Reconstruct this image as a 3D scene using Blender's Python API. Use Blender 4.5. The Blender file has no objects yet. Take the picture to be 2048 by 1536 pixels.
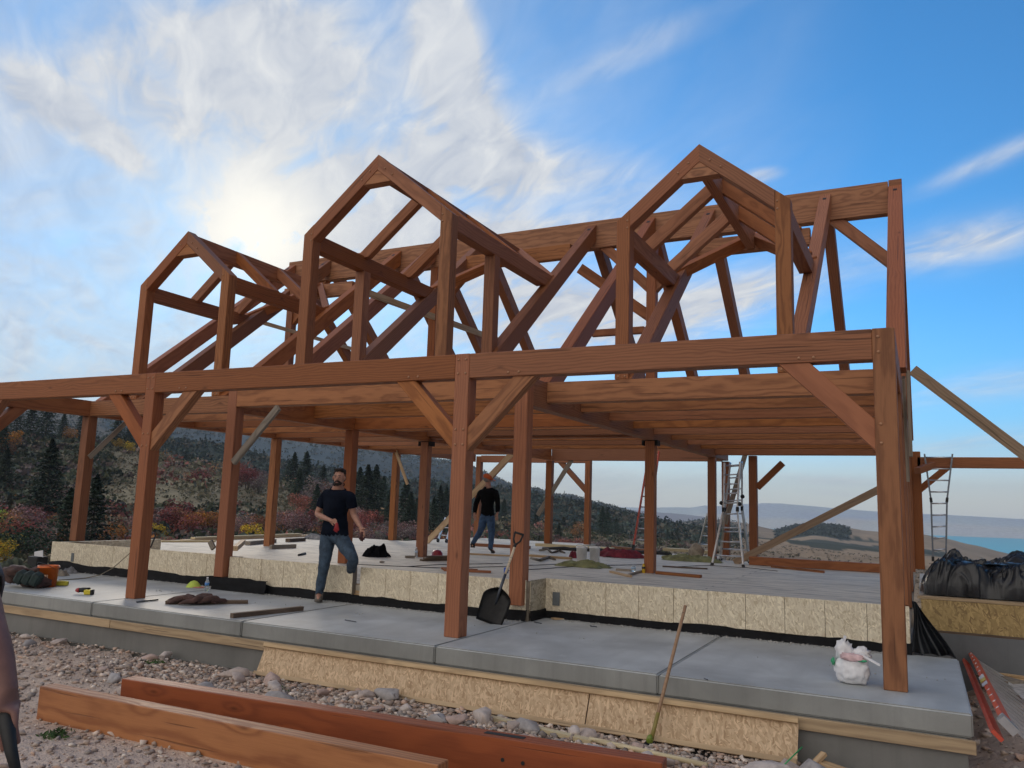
import bpy, bmesh, math, random
import numpy as np
from mathutils import Vector, Matrix, noise
R=math.radians
scene=bpy.context.scene
# ------------------------------------------------------------------ camera
cd=bpy.data.cameras.new('camera'); cam=bpy.data.objects.new('camera',cd); scene.collection.objects.link(cam)
cd.sensor_width=36; cd.lens=28.34; cd.clip_start=.05; cd.clip_end=20000
_r=Vector((0.89349638,0.44792509,0.03205204)); _u=Vector((0.03666015,-0.14389109,0.98891425)); _w=Vector((-0.44757151,0.88241627,0.14498716))
CAM=Vector((0.34,-7.83,1.477))
cam.matrix_world=Matrix(((_r.x,_u.x,-_w.x,CAM.x),(_r.y,_u.y,-_w.y,CAM.y),(_r.z,_u.z,-_w.z,CAM.z),(0,0,0,1)))
scene.camera=cam
# ------------------------------------------------------------------ render look
vs=scene.view_settings; vs.view_transform='Standard'; vs.look='None'; vs.gamma=1; vs.use_curve_mapping=False
vs.exposure=0.22
# ------------------------------------------------------------------ sun (low, behind bright cloud, left of the frame)
SUN_AZ=R(-45.5); SUN_EL=R(17.3)
sl=bpy.data.lights.new('sun','SUN'); sl.energy=0.8; sl.angle=R(14); sl.color=(1,.87,.70)
so=bpy.data.objects.new('sun',sl); scene.collection.objects.link(so)
sd=Vector((math.sin(SUN_AZ)*math.cos(SUN_EL),math.cos(SUN_AZ)*math.cos(SUN_EL),math.sin(SUN_EL)))
so.rotation_euler=sd.to_track_quat('Z','Y').to_euler(); so.location=(-30,30,20)

# ------------------------------------------------------------------ node helper
class NT:
    def __init__(s,tree): s.t=tree
    def n(s,ty,ins=None,**kw):
        x=s.t.nodes.new(ty)
        for k,v in kw.items(): setattr(x,k,v)
        if ins:
            for k,v in ins.items():
                sk=x.inputs[k]
                if hasattr(v,'is_output') or isinstance(v,bpy.types.NodeSocket): s.t.links.new(v,sk)
                else: sk.default_value=v
        return x
    def m(s,op,a,b=0.0,c=0.0,clamp=False):
        x=s.t.nodes.new('ShaderNodeMath'); x.operation=op; x.use_clamp=clamp
        for i,v in enumerate((a,b,c)):
            if isinstance(v,bpy.types.NodeSocket): s.t.links.new(v,x.inputs[i])
            else: x.inputs[i].default_value=v
        return x.outputs[0]
    def mix(s,f,a,b,bt='MIX'):
        x=s.t.nodes.new('ShaderNodeMix'); x.data_type='RGBA'; x.blend_type=bt
        for sk,v in ((x.inputs[0],f),(x.inputs[6],a),(x.inputs[7],b)):
            if isinstance(v,bpy.types.NodeSocket): s.t.links.new(v,sk)
            elif sk.type=='RGBA': sk.default_value=(v[0],v[1],v[2],1)
            else: sk.default_value=v
        return x.outputs[2]
    def ramp(s,f,stops,interp='LINEAR'):
        x=s.t.nodes.new('ShaderNodeValToRGB'); x.color_ramp.interpolation=interp
        e=x.color_ramp.elements
        while len(e)>1: e.remove(e[0])
        e[0].position=stops[0][0]; c=stops[0][1]; e[0].color=(c,c,c,1) if isinstance(c,(int,float)) else (*c,1)
        for p,c in stops[1:]:
            q=e.new(p); q.color=(c,c,c,1) if isinstance(c,(int,float)) else (*c,1)
        s.t.links.new(f,x.inputs[0]); return x.outputs[0]
    def noise(s,v,scale,detail=4,rough=.55,dist=0.0,out=0):
        x=s.n('ShaderNodeTexNoise',{'Scale':scale,'Detail':detail,'Roughness':rough,'Distortion':dist}); s.t.links.new(v,x.inputs['Vector']); return x.outputs[out]
    def map(s,v,scale=(1,1,1),loc=(0,0,0),rot=(0,0,0)):
        x=s.n('ShaderNodeMapping',{'Scale':scale,'Location':loc,'Rotation':rot}); s.t.links.new(v,x.inputs['Vector']); return x.outputs[0]

# ------------------------------------------------------------------ world: Nishita sky with cirrus and low cloud
W=bpy.data.worlds.new('World'); scene.world=W; W.use_nodes=True
nt=W.node_tree; nt.nodes.clear(); N=NT(nt)
tc=N.n('ShaderNodeTexCoord').outputs['Generated']
sky=N.n('ShaderNodeTexSky',sky_type='NISHITA'); sky.sun_disc=False; sky.sun_elevation=SUN_EL; sky.sun_rotation=SUN_AZ
sky.altitude=1900; sky.air_density=1.0; sky.dust_density=.6; sky.ozone_density=3.0
D=N.n('ShaderNodeVectorMath',{0:tc},operation='NORMALIZE').outputs[0]
sx=N.n('ShaderNodeSeparateXYZ',{0:D}); X_,Y_,Z_=sx.outputs
den=N.m('MAXIMUM',N.m('ADD',Z_,.16),.05)
P=N.n('ShaderNodeCombineXYZ',{0:N.m('DIVIDE',X_,den),1:N.m('DIVIDE',Y_,den),2:0.0}).outputs[0]
Pr=N.map(P,scale=(1,1,1),rot=(0,0,R(35)))
n1=N.noise(N.map(Pr,scale=(1.0,1.9,1)),1.4,10,.56,1.0)
n2=N.noise(N.map(Pr,scale=(1.2,2.8,1),loc=(3,1,0)),4.2,9,.58,.8)
n3=N.noise(N.map(D,scale=(1,1,5),loc=(1,2,3)),4.0,6,.55,.4)
det=N.m('ADD',N.m('MULTIPLY',n1,.62),N.m('MULTIPLY',n2,.38))
BL=[(3.44, 2.84, 2.14, -0.26, 8.28, -10.6, 0.6), (3.79, 10.25, -6.06, -33.25, -15.49, -47.0, 0.7), (5.35, 4.28, 2.23, -3.96, 19.37, -27.64, 0.3), (3.4, 4.28, -2.07, -7.06, 0.16, -11.28, 0.5), (9.84, 9.14, 1.71, -2.57, 6.6, -20.48, 1.3), (25.57, 9.33, 9.74, 0.71, 4.28, -5.96, 0.75), (5.67, 3.1, -0.29, -6.41, 9.3, -26.18, 0.55), (4.95, 5.01, -1.23, -6.88, 3.61, -12.96, 0.4), (8.12, 1.09, 2.76, 10.25, 29.63, -41.8, 0.35), (17.35, -3.45, 5.07, 39.05, 39.12, -107.02, 0.5), (15.95, -1.39, 1.69, 6.89, 15.52, -52.39, 0.6), (53.83, 6.87, 4.56, 4.19, 57.49, -135.95, 0.5), (10.37, 1.41, 2.21, 6.55, 11.31, -37.94, 0.6), (7.66, 3.14, 0.11, -2.1, 6.07, -26.33, 0.65), (12.69, -1.23, 1.46, 8.51, 8.72, -66.53, 0.35), (13.35, -0.57, 2.04, 15.9, 7.36, -101.96, 0.35), (4.23, 6.55, 0.36, -4.13, 4.37, -30.57, 0.45), (4.72, 3.92, -1.64, -9.29, 2.16, -21.65, 0.5), (21.48, 28.64, 9.66, -6.5, 15.15, -30.44, 0.25), (18.91, 1.98, -0.67, -7.55, 6.36, -193.74, 0.5), (31.6, 2.95, -0.96, -9.45, 5.79, -292.89, 0.4), (7.67, 3.18, 0.82, -1.6, 13.95, -39.08, 0.4), (3.52, 2.11, 0.19, -1.5, 4.88, -26.49, 0.3), (2.15, 3.06, 0.38, -1.43, 5.44, -36.26, 0.5), (9.45, 3.94, -1.5, -12.45, -0.93, -80.69, 0.3), (36.27, 18.93, 9.28, -0.17, 9.74, -19.21, 0.4)]
acc=None
BL=[b[:6]+(b[6]*(1.5 if i in (5,6,13,17,21,22,10,12) else 1.0),) for i,b in enumerate(BL)]
for (ax,ay,az,bx,by,bz,wt) in BL:
    d1=N.n('ShaderNodeVectorMath',{0:D,1:(ax,ay,az)},operation='DOT_PRODUCT').outputs['Value']
    d2=N.n('ShaderNodeVectorMath',{0:D,1:(bx,by,bz)},operation='DOT_PRODUCT').outputs['Value']
    q=N.m('MULTIPLY_ADD',d2,d2,N.m('MULTIPLY',d1,d1))
    # keep the blob on its own side of the sky
    c=Vector((ax,ay,az)).cross(Vector((bx,by,bz))).normalized(); c=c if c.y>0 else -c
    g=N.m('GREATER_THAN',N.n('ShaderNodeVectorMath',{0:D,1:tuple(c)},operation='DOT_PRODUCT').outputs['Value'],0.0)
    e=N.m('MULTIPLY',N.m('MULTIPLY',N.m('EXPONENT',N.m('MULTIPLY',q,-.8)),wt),g)
    acc=e if acc is None else N.m('ADD',acc,e)
detc=N.m('MULTIPLY_ADD',N.m('SUBTRACT',det,.5),2.7,.56,clamp=True)
# unseen cloud added behind the camera, to light the faces turned that way
back=N.ramp(Y_,[(0,.95),(.0,.95)]) if False else N.m('MULTIPLY',N.m('SUBTRACT',.15,Y_,clamp=True),.95)
cov=N.m('ADD',acc,back)
veil=N.m('MULTIPLY',N.m('MULTIPLY_ADD',N.m('ADD',X_,.02),-1.35,.0,clamp=True),N.m('MULTIPLY_ADD',n1,3.0,-.9,clamp=True))
mask0=N.m('MULTIPLY',cov,N.m('MULTIPLY_ADD',detc,1.6,.22),clamp=True)
mask=N.m('MAXIMUM',mask0,N.m('MULTIPLY',veil,.75))
# sky colours
skyc=N.mix(1.0,sky.outputs[0],(.058,.136,.168),'MULTIPLY')
hz=N.m('POWER',N.m('SUBTRACT',1.0,N.m('MULTIPLY',N.m('MAXIMUM',Z_,0.0),4.2),clamp=True),1.6)
toE=N.m('MULTIPLY_ADD',N.m('ADD',X_,.55),1.6,.0,clamp=True)      # 0 over the hills on the left .. 1 over the lake
hcol=N.mix(toE,(.60,.60,.60),(.28,.47,.66))
lowband=N.m('EXPONENT',N.m('MULTIPLY',N.m('POWER',N.m('DIVIDE',N.m('SUBTRACT',Z_,.03),.05),2.0),-1.0))
hcol=N.mix(N.m('MULTIPLY',lowband,.95),hcol,(.80,.60,.50))
lf=N.m('MULTIPLY',N.m('MULTIPLY_ADD',N.m('ADD',X_,.15),-1.6,.0,clamp=True),N.m('MULTIPLY_ADD',Z_,-1.1,.75,clamp=True))
skyc=N.mix(lf,skyc,(.56,.60,.64))
skyh=N.mix(N.m('MULTIPLY',hz,.85),skyc,hcol)
gd=N.n('ShaderNodeVectorMath',{0:D,1:tuple(sd)},operation='DOT_PRODUCT').outputs['Value']
glow=N.m('POWER',N.m('MAXIMUM',gd,0.0),260.0)
ccol=N.mix(N.m('MULTIPLY_ADD',n2,2.6,-.85,clamp=True),(.44,.49,.58),(.68,.70,.72))
ccol=N.mix(N.m('MULTIPLY',glow,1.0,clamp=True),ccol,(.98,.95,.86))
bk=N.m('MULTIPLY',N.m('SUBTRACT',.1,Y_,clamp=True),1.3,clamp=True)
fin=N.mix(N.m('MULTIPLY',bk,.8),N.mix(mask,skyh,ccol),(.88,.80,.72))  # unseen sky behind the camera made warm and bright to light the fronts
behind=N.m('MULTIPLY_ADD',N.m('SUBTRACT',0.05,Y_,clamp=True),.45,1.0)
rs_=N.m('SUBTRACT',1.0,N.m('MULTIPLY',N.m('MULTIPLY_ADD',N.m('SUBTRACT',X_,.22),2.2,0.0,clamp=True),.62))  # unseen sky at the right dimmed to darken the right-facing sides
fin=N.mix(1.0,fin,N.n('ShaderNodeCombineColor',{0:rs_,1:rs_,2:rs_}).outputs[0],'MULTIPLY')
bg=N.n('ShaderNodeBackground',{'Color':fin,'Strength':behind})
out=N.n('ShaderNodeOutputWorld',{'Surface':bg.outputs[0]})
W.cycles.sampling_method='MANUAL'; W.cycles.sample_map_resolution=512

# ------------------------------------------------------------------ object helpers
COL=scene.collection
WM={}                                   # world matrices of what has been built
def link(o,M=None,parent=None):
    COL.objects.link(o); M=M or Matrix.Identity(4); WM[o.name]=M
    if parent is not None:
        o.parent=parent; o.matrix_basis=WM[parent.name].inverted()@M
    else: o.matrix_basis=M
    return o
def tag(o,label=None,cat=None,group=None,kind=None):
    if label: o['label']=label
    if cat: o['category']=cat
    if group: o['group']=group
    if kind: o['kind']=kind
    return o
def thing(name,label,cat,loc=(0,0,0),rz=0,group=None):
    o=bpy.data.objects.new(name,None); o.empty_display_size=.1
    link(o,Matrix.Translation(loc)@Matrix.Rotation(rz,4,'Z')); return tag(o,label,cat,group)
def mobj(name,bm,mats,parent=None,M=None,smooth=False):
    me=bpy.data.meshes.new(name); bm.normal_update(); bm.to_mesh(me); bm.free()
    for m in (mats if isinstance(mats,(list,tuple)) else [mats]): me.materials.append(m)
    if smooth:
        for p in me.polygons: p.use_smooth=True
    return link(bpy.data.objects.new(name,me),M,parent)
def npmesh(name,V,F,mats,parent=None,M=None,smooth=False,midx=None,cols=None):
    me=bpy.data.meshes.new(name)
    V=np.asarray(V,dtype=np.float32); F=np.asarray(F,dtype=np.int32); k=F.shape[1]
    me.vertices.add(len(V)); me.vertices.foreach_set('co',V.ravel())
    me.loops.add(F.size); me.loops.foreach_set('vertex_index',F.ravel())
    me.polygons.add(len(F)); me.polygons.foreach_set('loop_start',np.arange(0,F.size,k,dtype=np.int32))
    me.polygons.foreach_set('loop_total',np.full(len(F),k,dtype=np.int32))
    if midx is not None: me.polygons.foreach_set('material_index',np.asarray(midx,dtype=np.int32))
    if smooth: me.polygons.foreach_set('use_smooth',np.ones(len(F),dtype=bool))
    me.update(calc_edges=True)
    if cols is not None:
        a=me.color_attributes.new('tint','FLOAT_COLOR','POINT'); c=np.ones((len(V),4),dtype=np.float32); c[:,:3]=cols
        a.data.foreach_set('color',c.ravel())
    for m in (mats if isinstance(mats,(list,tuple)) else [mats]): me.materials.append(m)
    me.validate()
    return link(bpy.data.objects.new(name,me),M,parent)
def kids(o): return list(o.children)
def copytree(o,M,parent=None,label=None,group=None):
    c=o.copy(); COL.objects.link(c); WM[c.name]=M
    if parent is not None: c.parent=parent; c.matrix_basis=WM[parent.name].inverted()@M
    else: c.matrix_basis=M
    if label: c['label']=label
    if group: c['group']=group
    for ch in kids(o): copytree(ch, M@(WM[o.name].inverted()@WM[ch.name]), c)
    return c
def addbox(bm,c,s,rot=None,mi=0,bev=0.0):
    M=Matrix.Translation(c)@(rot.to_4x4() if rot else Matrix.Identity(4))@Matrix.Diagonal((*s,1))
    r=bmesh.ops.create_cube(bm,size=1,matrix=M); vs_=r['verts']
    fs={f for v in vs_ for f in v.link_faces}
    for f in fs: f.material_index=mi
    if bev>0:
        es={e for v in vs_ for e in v.link_edges}
        b=bmesh.ops.bevel(bm,geom=list(es),offset=bev,segments=1,affect='EDGES',profile=.7)
        for f in b['faces']: f.material_index=mi
def addbeam(bm,p0,p1,w,d,up=(0,0,1),mi=0,bev=0.0):
    p0=Vector(p0);p1=Vector(p1);x=(p1-p0);L=x.length;x.normalize();z=Vector(up);z=(z-x*z.dot(x)).normalized();y=z.cross(x)
    rot=Matrix((x,y,z)).transposed(); addbox(bm,(p0+p1)/2,(L,w,d),rot,mi,bev)
def addtube(bm,pts,r,seg=8,mi=0,cap=True):
    pts=[Vector(p) for p in pts]; n=len(pts); rr=r if isinstance(r,(list,tuple)) else [r]*n
    rings=[]; prev=None
    for i,p in enumerate(pts):
        t=(pts[min(i+1,n-1)]-pts[max(i-1,0)]).normalized()
        if prev is None: a=t.orthogonal().normalized()
        else: a=(prev-t*prev.dot(t)).normalized()
        prev=a; b=t.cross(a)
        rings.append([bm.verts.new(p+(a*math.cos(2*math.pi*k/seg)+b*math.sin(2*math.pi*k/seg))*rr[i]) for k in range(seg)])
    for i in range(n-1):
        for k in range(seg):
            f=bm.faces.new((rings[i][k],rings[i][(k+1)%seg],rings[i+1][(k+1)%seg],rings[i+1][k])); f.material_index=mi; f.smooth=True
    if cap:
        for rg in (rings[0][::-1],rings[-1]):
            f=bm.faces.new(rg); f.material_index=mi
def addlathe(bm,prof,seg=20,c=(0,0,0),mi=0,M=None):
    c=Vector(c); rings=[]
    for r,z in prof:
        rings.append([bm.verts.new((M@Vector((r*math.cos(2*math.pi*k/seg),r*math.sin(2*math.pi*k/seg),z)) if M else Vector((r*math.cos(2*math.pi*k/seg),r*math.sin(2*math.pi*k/seg),z)))+c) for k in range(seg)])
    for i in range(len(rings)-1):
        for k in range(seg):
            f=bm.faces.new((rings[i][k],rings[i][(k+1)%seg],rings[i+1][(k+1)%seg],rings[i+1][k])); f.material_index=mi; f.smooth=True
    for rg in (rings[0][::-1],rings[-1]):
        f=bm.faces.new(rg); f.material_index=mi
def addblob(bm,c,s,sub=2,amp=.15,sc=3,seed=0,mi=0,rot=None,flat=None):
    r=bmesh.ops.create_icosphere(bm,subdivisions=sub,radius=1)
    o=Vector((seed*3.1,seed*1.7,seed*.9))
    for v in r['verts']:
        d=1+amp*noise.noise(v.co*sc+o)*2
        p=Vector((v.co.x*s[0]*d,v.co.y*s[1]*d,v.co.z*s[2]*d))
        if rot: p=rot@p
        p+=Vector(c)
        if flat is not None and p.z<flat: p.z=flat+(p.z-flat)*.05
        v.co=p
    for f in {f for v in r['verts'] for f in v.link_faces}: f.material_index=mi; f.smooth=True

# ------------------------------------------------------------------ materials
def newmat(name):
    m=bpy.data.materials.new(name); m.use_nodes=True; t=m.node_tree; t.nodes.clear(); N=NT(t)
    b=N.n('ShaderNodeBsdfPrincipled'); o=N.n('ShaderNodeOutputMaterial',{'Surface':b.outputs[0]}); return m,N,b
def flat(name,col,rough=.6,metal=0.0,var=.12,sc=8,spec=.5,bump=0.0,trans=0.0):
    m,N,b=newmat(name); co=N.n('ShaderNodeTexCoord').outputs['Object']
    f=N.noise(co,sc,5,.6)
    c=N.mix(N.m('MULTIPLY_ADD',N.m('SUBTRACT',f,.5),2.0,.5,clamp=True),tuple(x*(1-var*1.6) for x in col),tuple(min(1,x*(1+var*1.6)) for x in col))
    N.t.links.new(c,b.inputs['Base Color']); b.inputs['Roughness'].default_value=rough; b.inputs['Metallic'].default_value=metal
    b.inputs['Specular IOR Level'].default_value=spec
    if bump>0:
        bp=N.n('ShaderNodeBump',{'Strength':bump,'Distance':.01,'Height':N.noise(co,sc*3,6,.6)}); N.t.links.new(bp.outputs[0],b.inputs['Normal'])
    if trans>0: b.inputs['Transmission Weight'].default_value=trans
    return m
def wood(name,light,dark,rough=.62,ring=16,knots=True,coarse=1.0,rc=.38,varobj=.35):
    """grain runs along the object's local X"""
    m,N,b=newmat(name); co=N.n('ShaderNodeTexCoord').outputs['Object']; rnd=N.n('ShaderNodeObjectInfo').outputs['Random']
    off=N.n('ShaderNodeCombineXYZ',{0:N.m('MULTIPLY',rnd,37.0),1:N.m('MULTIPLY',rnd,.55),2:N.m('MULTIPLY_ADD',rnd,.4,-.3)}).outputs[0]
    p=N.n('ShaderNodeVectorMath',{0:co,1:off},operation='ADD').outputs[0]
    wv=N.noise(N.map(p,scale=(.9,4,4)),1.3*coarse,3,.5,0.0,1)
    pw=N.n('ShaderNodeVectorMath',{0:p,1:N.n('ShaderNodeVectorMath',{0:N.n('ShaderNodeVectorMath',{0:wv,1:(.5,.5,.5)},operation='SUBTRACT').outputs[0],'Scale':.11},operation='SCALE').outputs[0]},operation='ADD').outputs[0]
    s=N.n('ShaderNodeSeparateXYZ',{0:pw})
    # knots: voronoi cells stretched along the grain swell the rings
    vk=N.n('ShaderNodeTexVoronoi',{'Scale':1.0,'Randomness':1.0}); N.t.links.new(N.map(p,scale=(1.5,4.2,4.2)),vk.inputs['Vector'])
    kd=vk.outputs['Distance']; kn=N.m('EXPONENT',N.m('MULTIPLY',N.m('MULTIPLY',kd,kd),-22.0))
    rad=N.m('SQRT',N.m('ADD',N.m('MULTIPLY',s.outputs[1],s.outputs[1]),N.m('MULTIPLY',s.outputs[2],s.outputs[2])))
    ph=N.m('MULTIPLY_ADD',rad,ring*6.3,N.m('MULTIPLY',kn,7.5 if knots else 0))
    rg=N.m('POWER',N.m('MULTIPLY_ADD',N.m('SINE',ph),.5,.5),1.6)
    fine=N.noise(N.map(p,scale=(1.2,45,45)),3.0,4,.65)
    big=N.noise(N.map(p,scale=(.5,2,2)),2.0,3,.6)
    f=N.m('ADD',N.m('MULTIPLY',rg,rc),N.m('ADD',N.m('MULTIPLY',fine,.62),N.m('MULTIPLY',big,.30)))
    f=N.m('SUBTRACT',f,.18,clamp=True)
    c=N.mix(f,light,dark)
    c=N.mix(N.m('MULTIPLY',N.m('EXPONENT',N.m('MULTIPLY',N.m('MULTIPLY',kd,kd),-240.0)),.7 if knots else 0.0),c,tuple(x*.35 for x in dark))
    # drying checks
    ck=N.noise(N.map(p,scale=(.55,26,26),loc=(5,5,5)),1.2,2,.5)
    chk=N.ramp(ck,[(.0,0.0),(.665,0.0),(.70,1.0)])
    c=N.mix(N.m('MULTIPLY',chk,.55),c,tuple(x*.3 for x in dark))
    hv=N.n('ShaderNodeHueSaturation',{'Value':N.m('MULTIPLY_ADD',N.m('SUBTRACT',rnd,.5),varobj,1.0),'Saturation':N.m('MULTIPLY_ADD',N.m('FRACT',N.m('MULTIPLY',rnd,7.3)),.16,.92),'Color':c}).outputs[0]
    N.t.links.new(hv,b.inputs['Base Color'])
    N.t.links.new(N.m('MULTIPLY_ADD',f,.15,rough-.07),b.inputs['Roughness'])
    bp=N.n('ShaderNodeBump',{'Strength':.35,'Distance':.004,'Height':N.m('SUBTRACT',N.m('MULTIPLY',f,-.6),N.m('MULTIPLY',chk,1.5))}); N.t.links.new(bp.outputs[0],b.inputs['Normal'])
    b.inputs['Specular IOR Level'].default_value=.4
    return m
STAIN=wood('stained_timber',(.39,.148,.058),(.14,.046,.020),.62,34,rc=.30,varobj=.42)
STAINB=wood('stained_timber_amber',(.43,.178,.068),(.155,.055,.023),.62,24,coarse=1.5,rc=.42,varobj=.35)
STAINR=wood('stained_timber_red',(.39,.136,.052),(.175,.055,.023),.6,30,rc=.28,varobj=.3)
STAYL=wood('stay_lumber',(.42,.30,.20),(.25,.17,.11),.75,24)
LUMBER=wood('framing_lumber',(.62,.45,.27),(.36,.22,.11),.7,22)
OLDLUM=wood('weathered_lumber',(.36,.31,.25),(.16,.13,.10),.8,24)
DARKLUM=wood('dark_board',(.17,.12,.085),(.07,.045,.03),.75,24)
FORM=wood('form_board',(.58,.43,.26),(.26,.18,.11),.75,20)
def osbmat(name,a,b_,c_,sc=1.0):
    """pressed strands: several layers of thin, randomly turned flakes"""
    m,N,b=newmat(name); co=N.n('ShaderNodeTexCoord').outputs['Object']; rnd=N.n('ShaderNodeObjectInfo').outputs['Random']
    co=N.n('ShaderNodeVectorMath',{0:co,1:N.n('ShaderNodeCombineXYZ',{0:N.m('MULTIPLY',rnd,9.0),1:0.0,2:N.m('MULTIPLY',rnd,5.0)}).outputs[0]},operation='ADD').outputs[0]
    wob=N.n('ShaderNodeVectorMath',{0:N.noise(co,9,2,.5,0,1),'Scale':.07},operation='SCALE').outputs[0]
    dn=N.n('ShaderNodeVectorMath',{0:co,1:wob},operation='ADD').outputs[0]
    col=None
    for k,(ry,thr) in enumerate(((.2,0),(1.0,.50),(-.75,.52),(1.75,.56))):
        p=N.map(N.map(dn,rot=(0,ry,0),loc=(k*3.3,0,k*1.7)),scale=(11*sc,11*sc,42*sc))
        v=N.n('ShaderNodeTexVoronoi',{'Scale':1.0}); N.t.links.new(p,v.inputs['Vector']); sp=N.n('ShaderNodeSeparateColor',{0:v.outputs['Color']})
        if col is None: col=sp.outputs[0]
        else:
            g=N.m('GREATER_THAN',sp.outputs[1],thr); mx=N.n('ShaderNodeMix',{0:g,2:col,3:sp.outputs[0]}); col=mx.outputs[0]
    c=N.ramp(col,[(0,c_),(.30,b_),(.72,a),(1,tuple(min(1,x*1.22) for x in a))])
    st=N.noise(co,1.3,4,.6); c=N.mix(N.m('MULTIPLY',N.m('SUBTRACT',st,.5,clamp=True),1.2),c,tuple(x*.8 for x in b_))
    N.t.links.new(c,b.inputs['Base Color']); b.inputs['Roughness'].default_value=.75
    bp=N.n('ShaderNodeBump',{'Strength':.3,'Distance':.003,'Height':col}); N.t.links.new(bp.outputs[0],b.inputs['Normal'])
    return m
OSB=osbmat('oriented_strand_board',(.74,.66,.50),(.66,.57,.42),(.52,.43,.29),1.6)
OSBB=osbmat('oriented_strand_board_tan',(.60,.44,.28),(.50,.35,.21),(.38,.25,.14),1.5)
OSBY=osbmat('oriented_strand_board_stained',(.42,.30,.13),(.34,.24,.10),(.24,.16,.07),1.1)
def concrete(name,col,stain=.25,sc=1.0,streak=False):
    m,N,b=newmat(name); co=N.n('ShaderNodeTexCoord').outputs['Object']
    a=N.noise(co,1.1*sc,6,.6,.3); f=N.noise(co,22*sc,5,.7)
    c=N.mix(N.m('MULTIPLY_ADD',N.m('SUBTRACT',a,.5),2.2,.5,clamp=True),tuple(x*(1-stain) for x in col),tuple(x*(1+stain*.5) for x in col))
    c=N.mix(N.m('MULTIPLY',N.m('SUBTRACT',f,.55,clamp=True),.9),c,tuple(x*.6 for x in col))
    if streak:
        s=N.noise(N.map(co,scale=(5,5,.35)),1.6,5,.6); c=N.mix(N.m('MULTIPLY',N.m('SUBTRACT',s,.5,clamp=True),1.7),c,tuple(x*.55 for x in col))
    else:
        # trowel sweeps and tyre-dark bands across the pour, chalky spots
        s=N.noise(N.map(co,scale=(2.2,.25,1)),1.5,3,.5); c=N.mix(N.m('MULTIPLY',N.m('SUBTRACT',s,.48,clamp=True),2.0),c,tuple(x*.70 for x in col))
        w=N.noise(N.map(co,loc=(3,7,0)),3.2,7,.7); c=N.mix(N.m('MULTIPLY',N.m('SUBTRACT',w,.60,clamp=True),3.0),c,tuple(min(1,x*1.45) for x in col))
    N.t.links.new(c,b.inputs['Base Color']); N.t.links.new(N.m('MULTIPLY_ADD',a,.3,.45),b.inputs['Roughness'])
    bp=N.n('ShaderNodeBump',{'Strength':.25,'Distance':.004,'Height':f}); N.t.links.new(bp.outputs[0],b.inputs['Normal'])
    return m
SLAB=concrete('slab_concrete',(.45,.47,.47),.36)
SLABE=concrete('slab_formed_edge',(.30,.31,.30),.3,1.0,True)  # darker, streaked concrete for slab faces that do not face up
WALLC=concrete('wall_concrete',(.20,.20,.19),.3,1,True)
BLACKP=flat('black_membrane',(.006,.006,.007),.75,var=.4,bump=.3,spec=.2)
METAL=flat('aluminium',(.62,.63,.65),.35,1.0,.1)
STEELD=flat('dark_steel',(.10,.11,.13),.45,.8,.2)
RUBBER=flat('black_rubber',(.015,.015,.015),.6)
# ================================================================== TERRAIN
rng=np.random.default_rng(7)
def vnoise(x,y,seed=0):
    xi=np.floor(x).astype(np.int64); yi=np.floor(y).astype(np.int64); xf=x-xi; yf=y-yi
    def h(a,b):
        n=(a*374761393+b*668265263+seed*1442695041)&0xffffffff
        n=((n^(n>>13))*1274126177)&0xffffffff; n=n^(n>>16)
        return (n&0xffff)/65535.0
    u=xf*xf*(3-2*xf); v=yf*yf*(3-2*yf)
    return (h(xi,yi)*(1-u)+h(xi+1,yi)*u)*(1-v)+(h(xi,yi+1)*(1-u)+h(xi+1,yi+1)*u)*v
def fbm(x,y,o=5,seed=0):
    s=0;a=.5
    for i in range(o):
        s=s+a*vnoise(x*2**i,y*2**i,seed+i); a*=.5
    return s-.48
LYA = [(-64.01, 3.21), (-59.17, 2.97), (-57.39, 2.79), (-54.58, 2.66), (-51.63, 2.22), (-50.19, 2.01), (-46.59, 1.36), (-43.49, 0.85), (-40.19, 0.26), (-35.81, -0.49), (-30.93, -1.2), (-23.91, -1.84), (-17.0, -2.44), (-10.38, -2.82), (-4.21, -3.29), (5.26, -3.85)]
LYB = [(-63.98, 2.93), (-59.17, 2.94), (-53.81, 3.05), (-47.87, 2.98), (-44.67, 2.41), (-41.36, 1.88), (-37.98, 1.5), (-34.52, 1.11), (-31.02, 0.88), (-27.49, 0.65), (-23.96, 0.24), (-20.46, -0.34), (-17.01, -0.91), (-14.84, -1.24), (-11.99, -1.6), (-7.22, -2.02), (5.32, -2.7)]
LYC = [(-64.24, 5.18), (-59.4, 5.08), (-55.92, 4.72), (-47.97, 4.23), (-41.49, 3.75), (-37.3, 3.36), (-32.94, 2.91), (-31.1, 2.7), (-28.96, 2.18), (-27.7, 1.59), (-26.74, 1.23), (-25.11, 1.04), (-24.36, 0.85), (-23.44, 0.6), (-22.46, 0.63), (-21.27, 0.32), (-20.01, 0.05), (-18.45, -0.38), (-17.01, -0.71), (-15.65, -1.03), (-14.98, -1.04), (-13.47, -0.72), (-12.32, -0.74), (-10.46, -0.94), (-9.21, -1.16), (-8.45, -1.29), (-7.85, -1.04), (-6.17, -0.81), (-4.99, -0.92), (-3.91, -1.0), (-3.29, -1.07), (0.06, -1.2), (1.42, -1.41), (2.72, -1.71), (4.32, -2.06), (5.34, -2.23), (11.15, -3.09)]
LYD = [(-23.95, -0.04), (-20.46, -0.27), (-18.66, -0.25), (-15.99, -0.37), (-13.31, -0.58), (-11.66, -0.89), (-9.73, -1.37), (-4.17, -1.87)]
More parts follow.
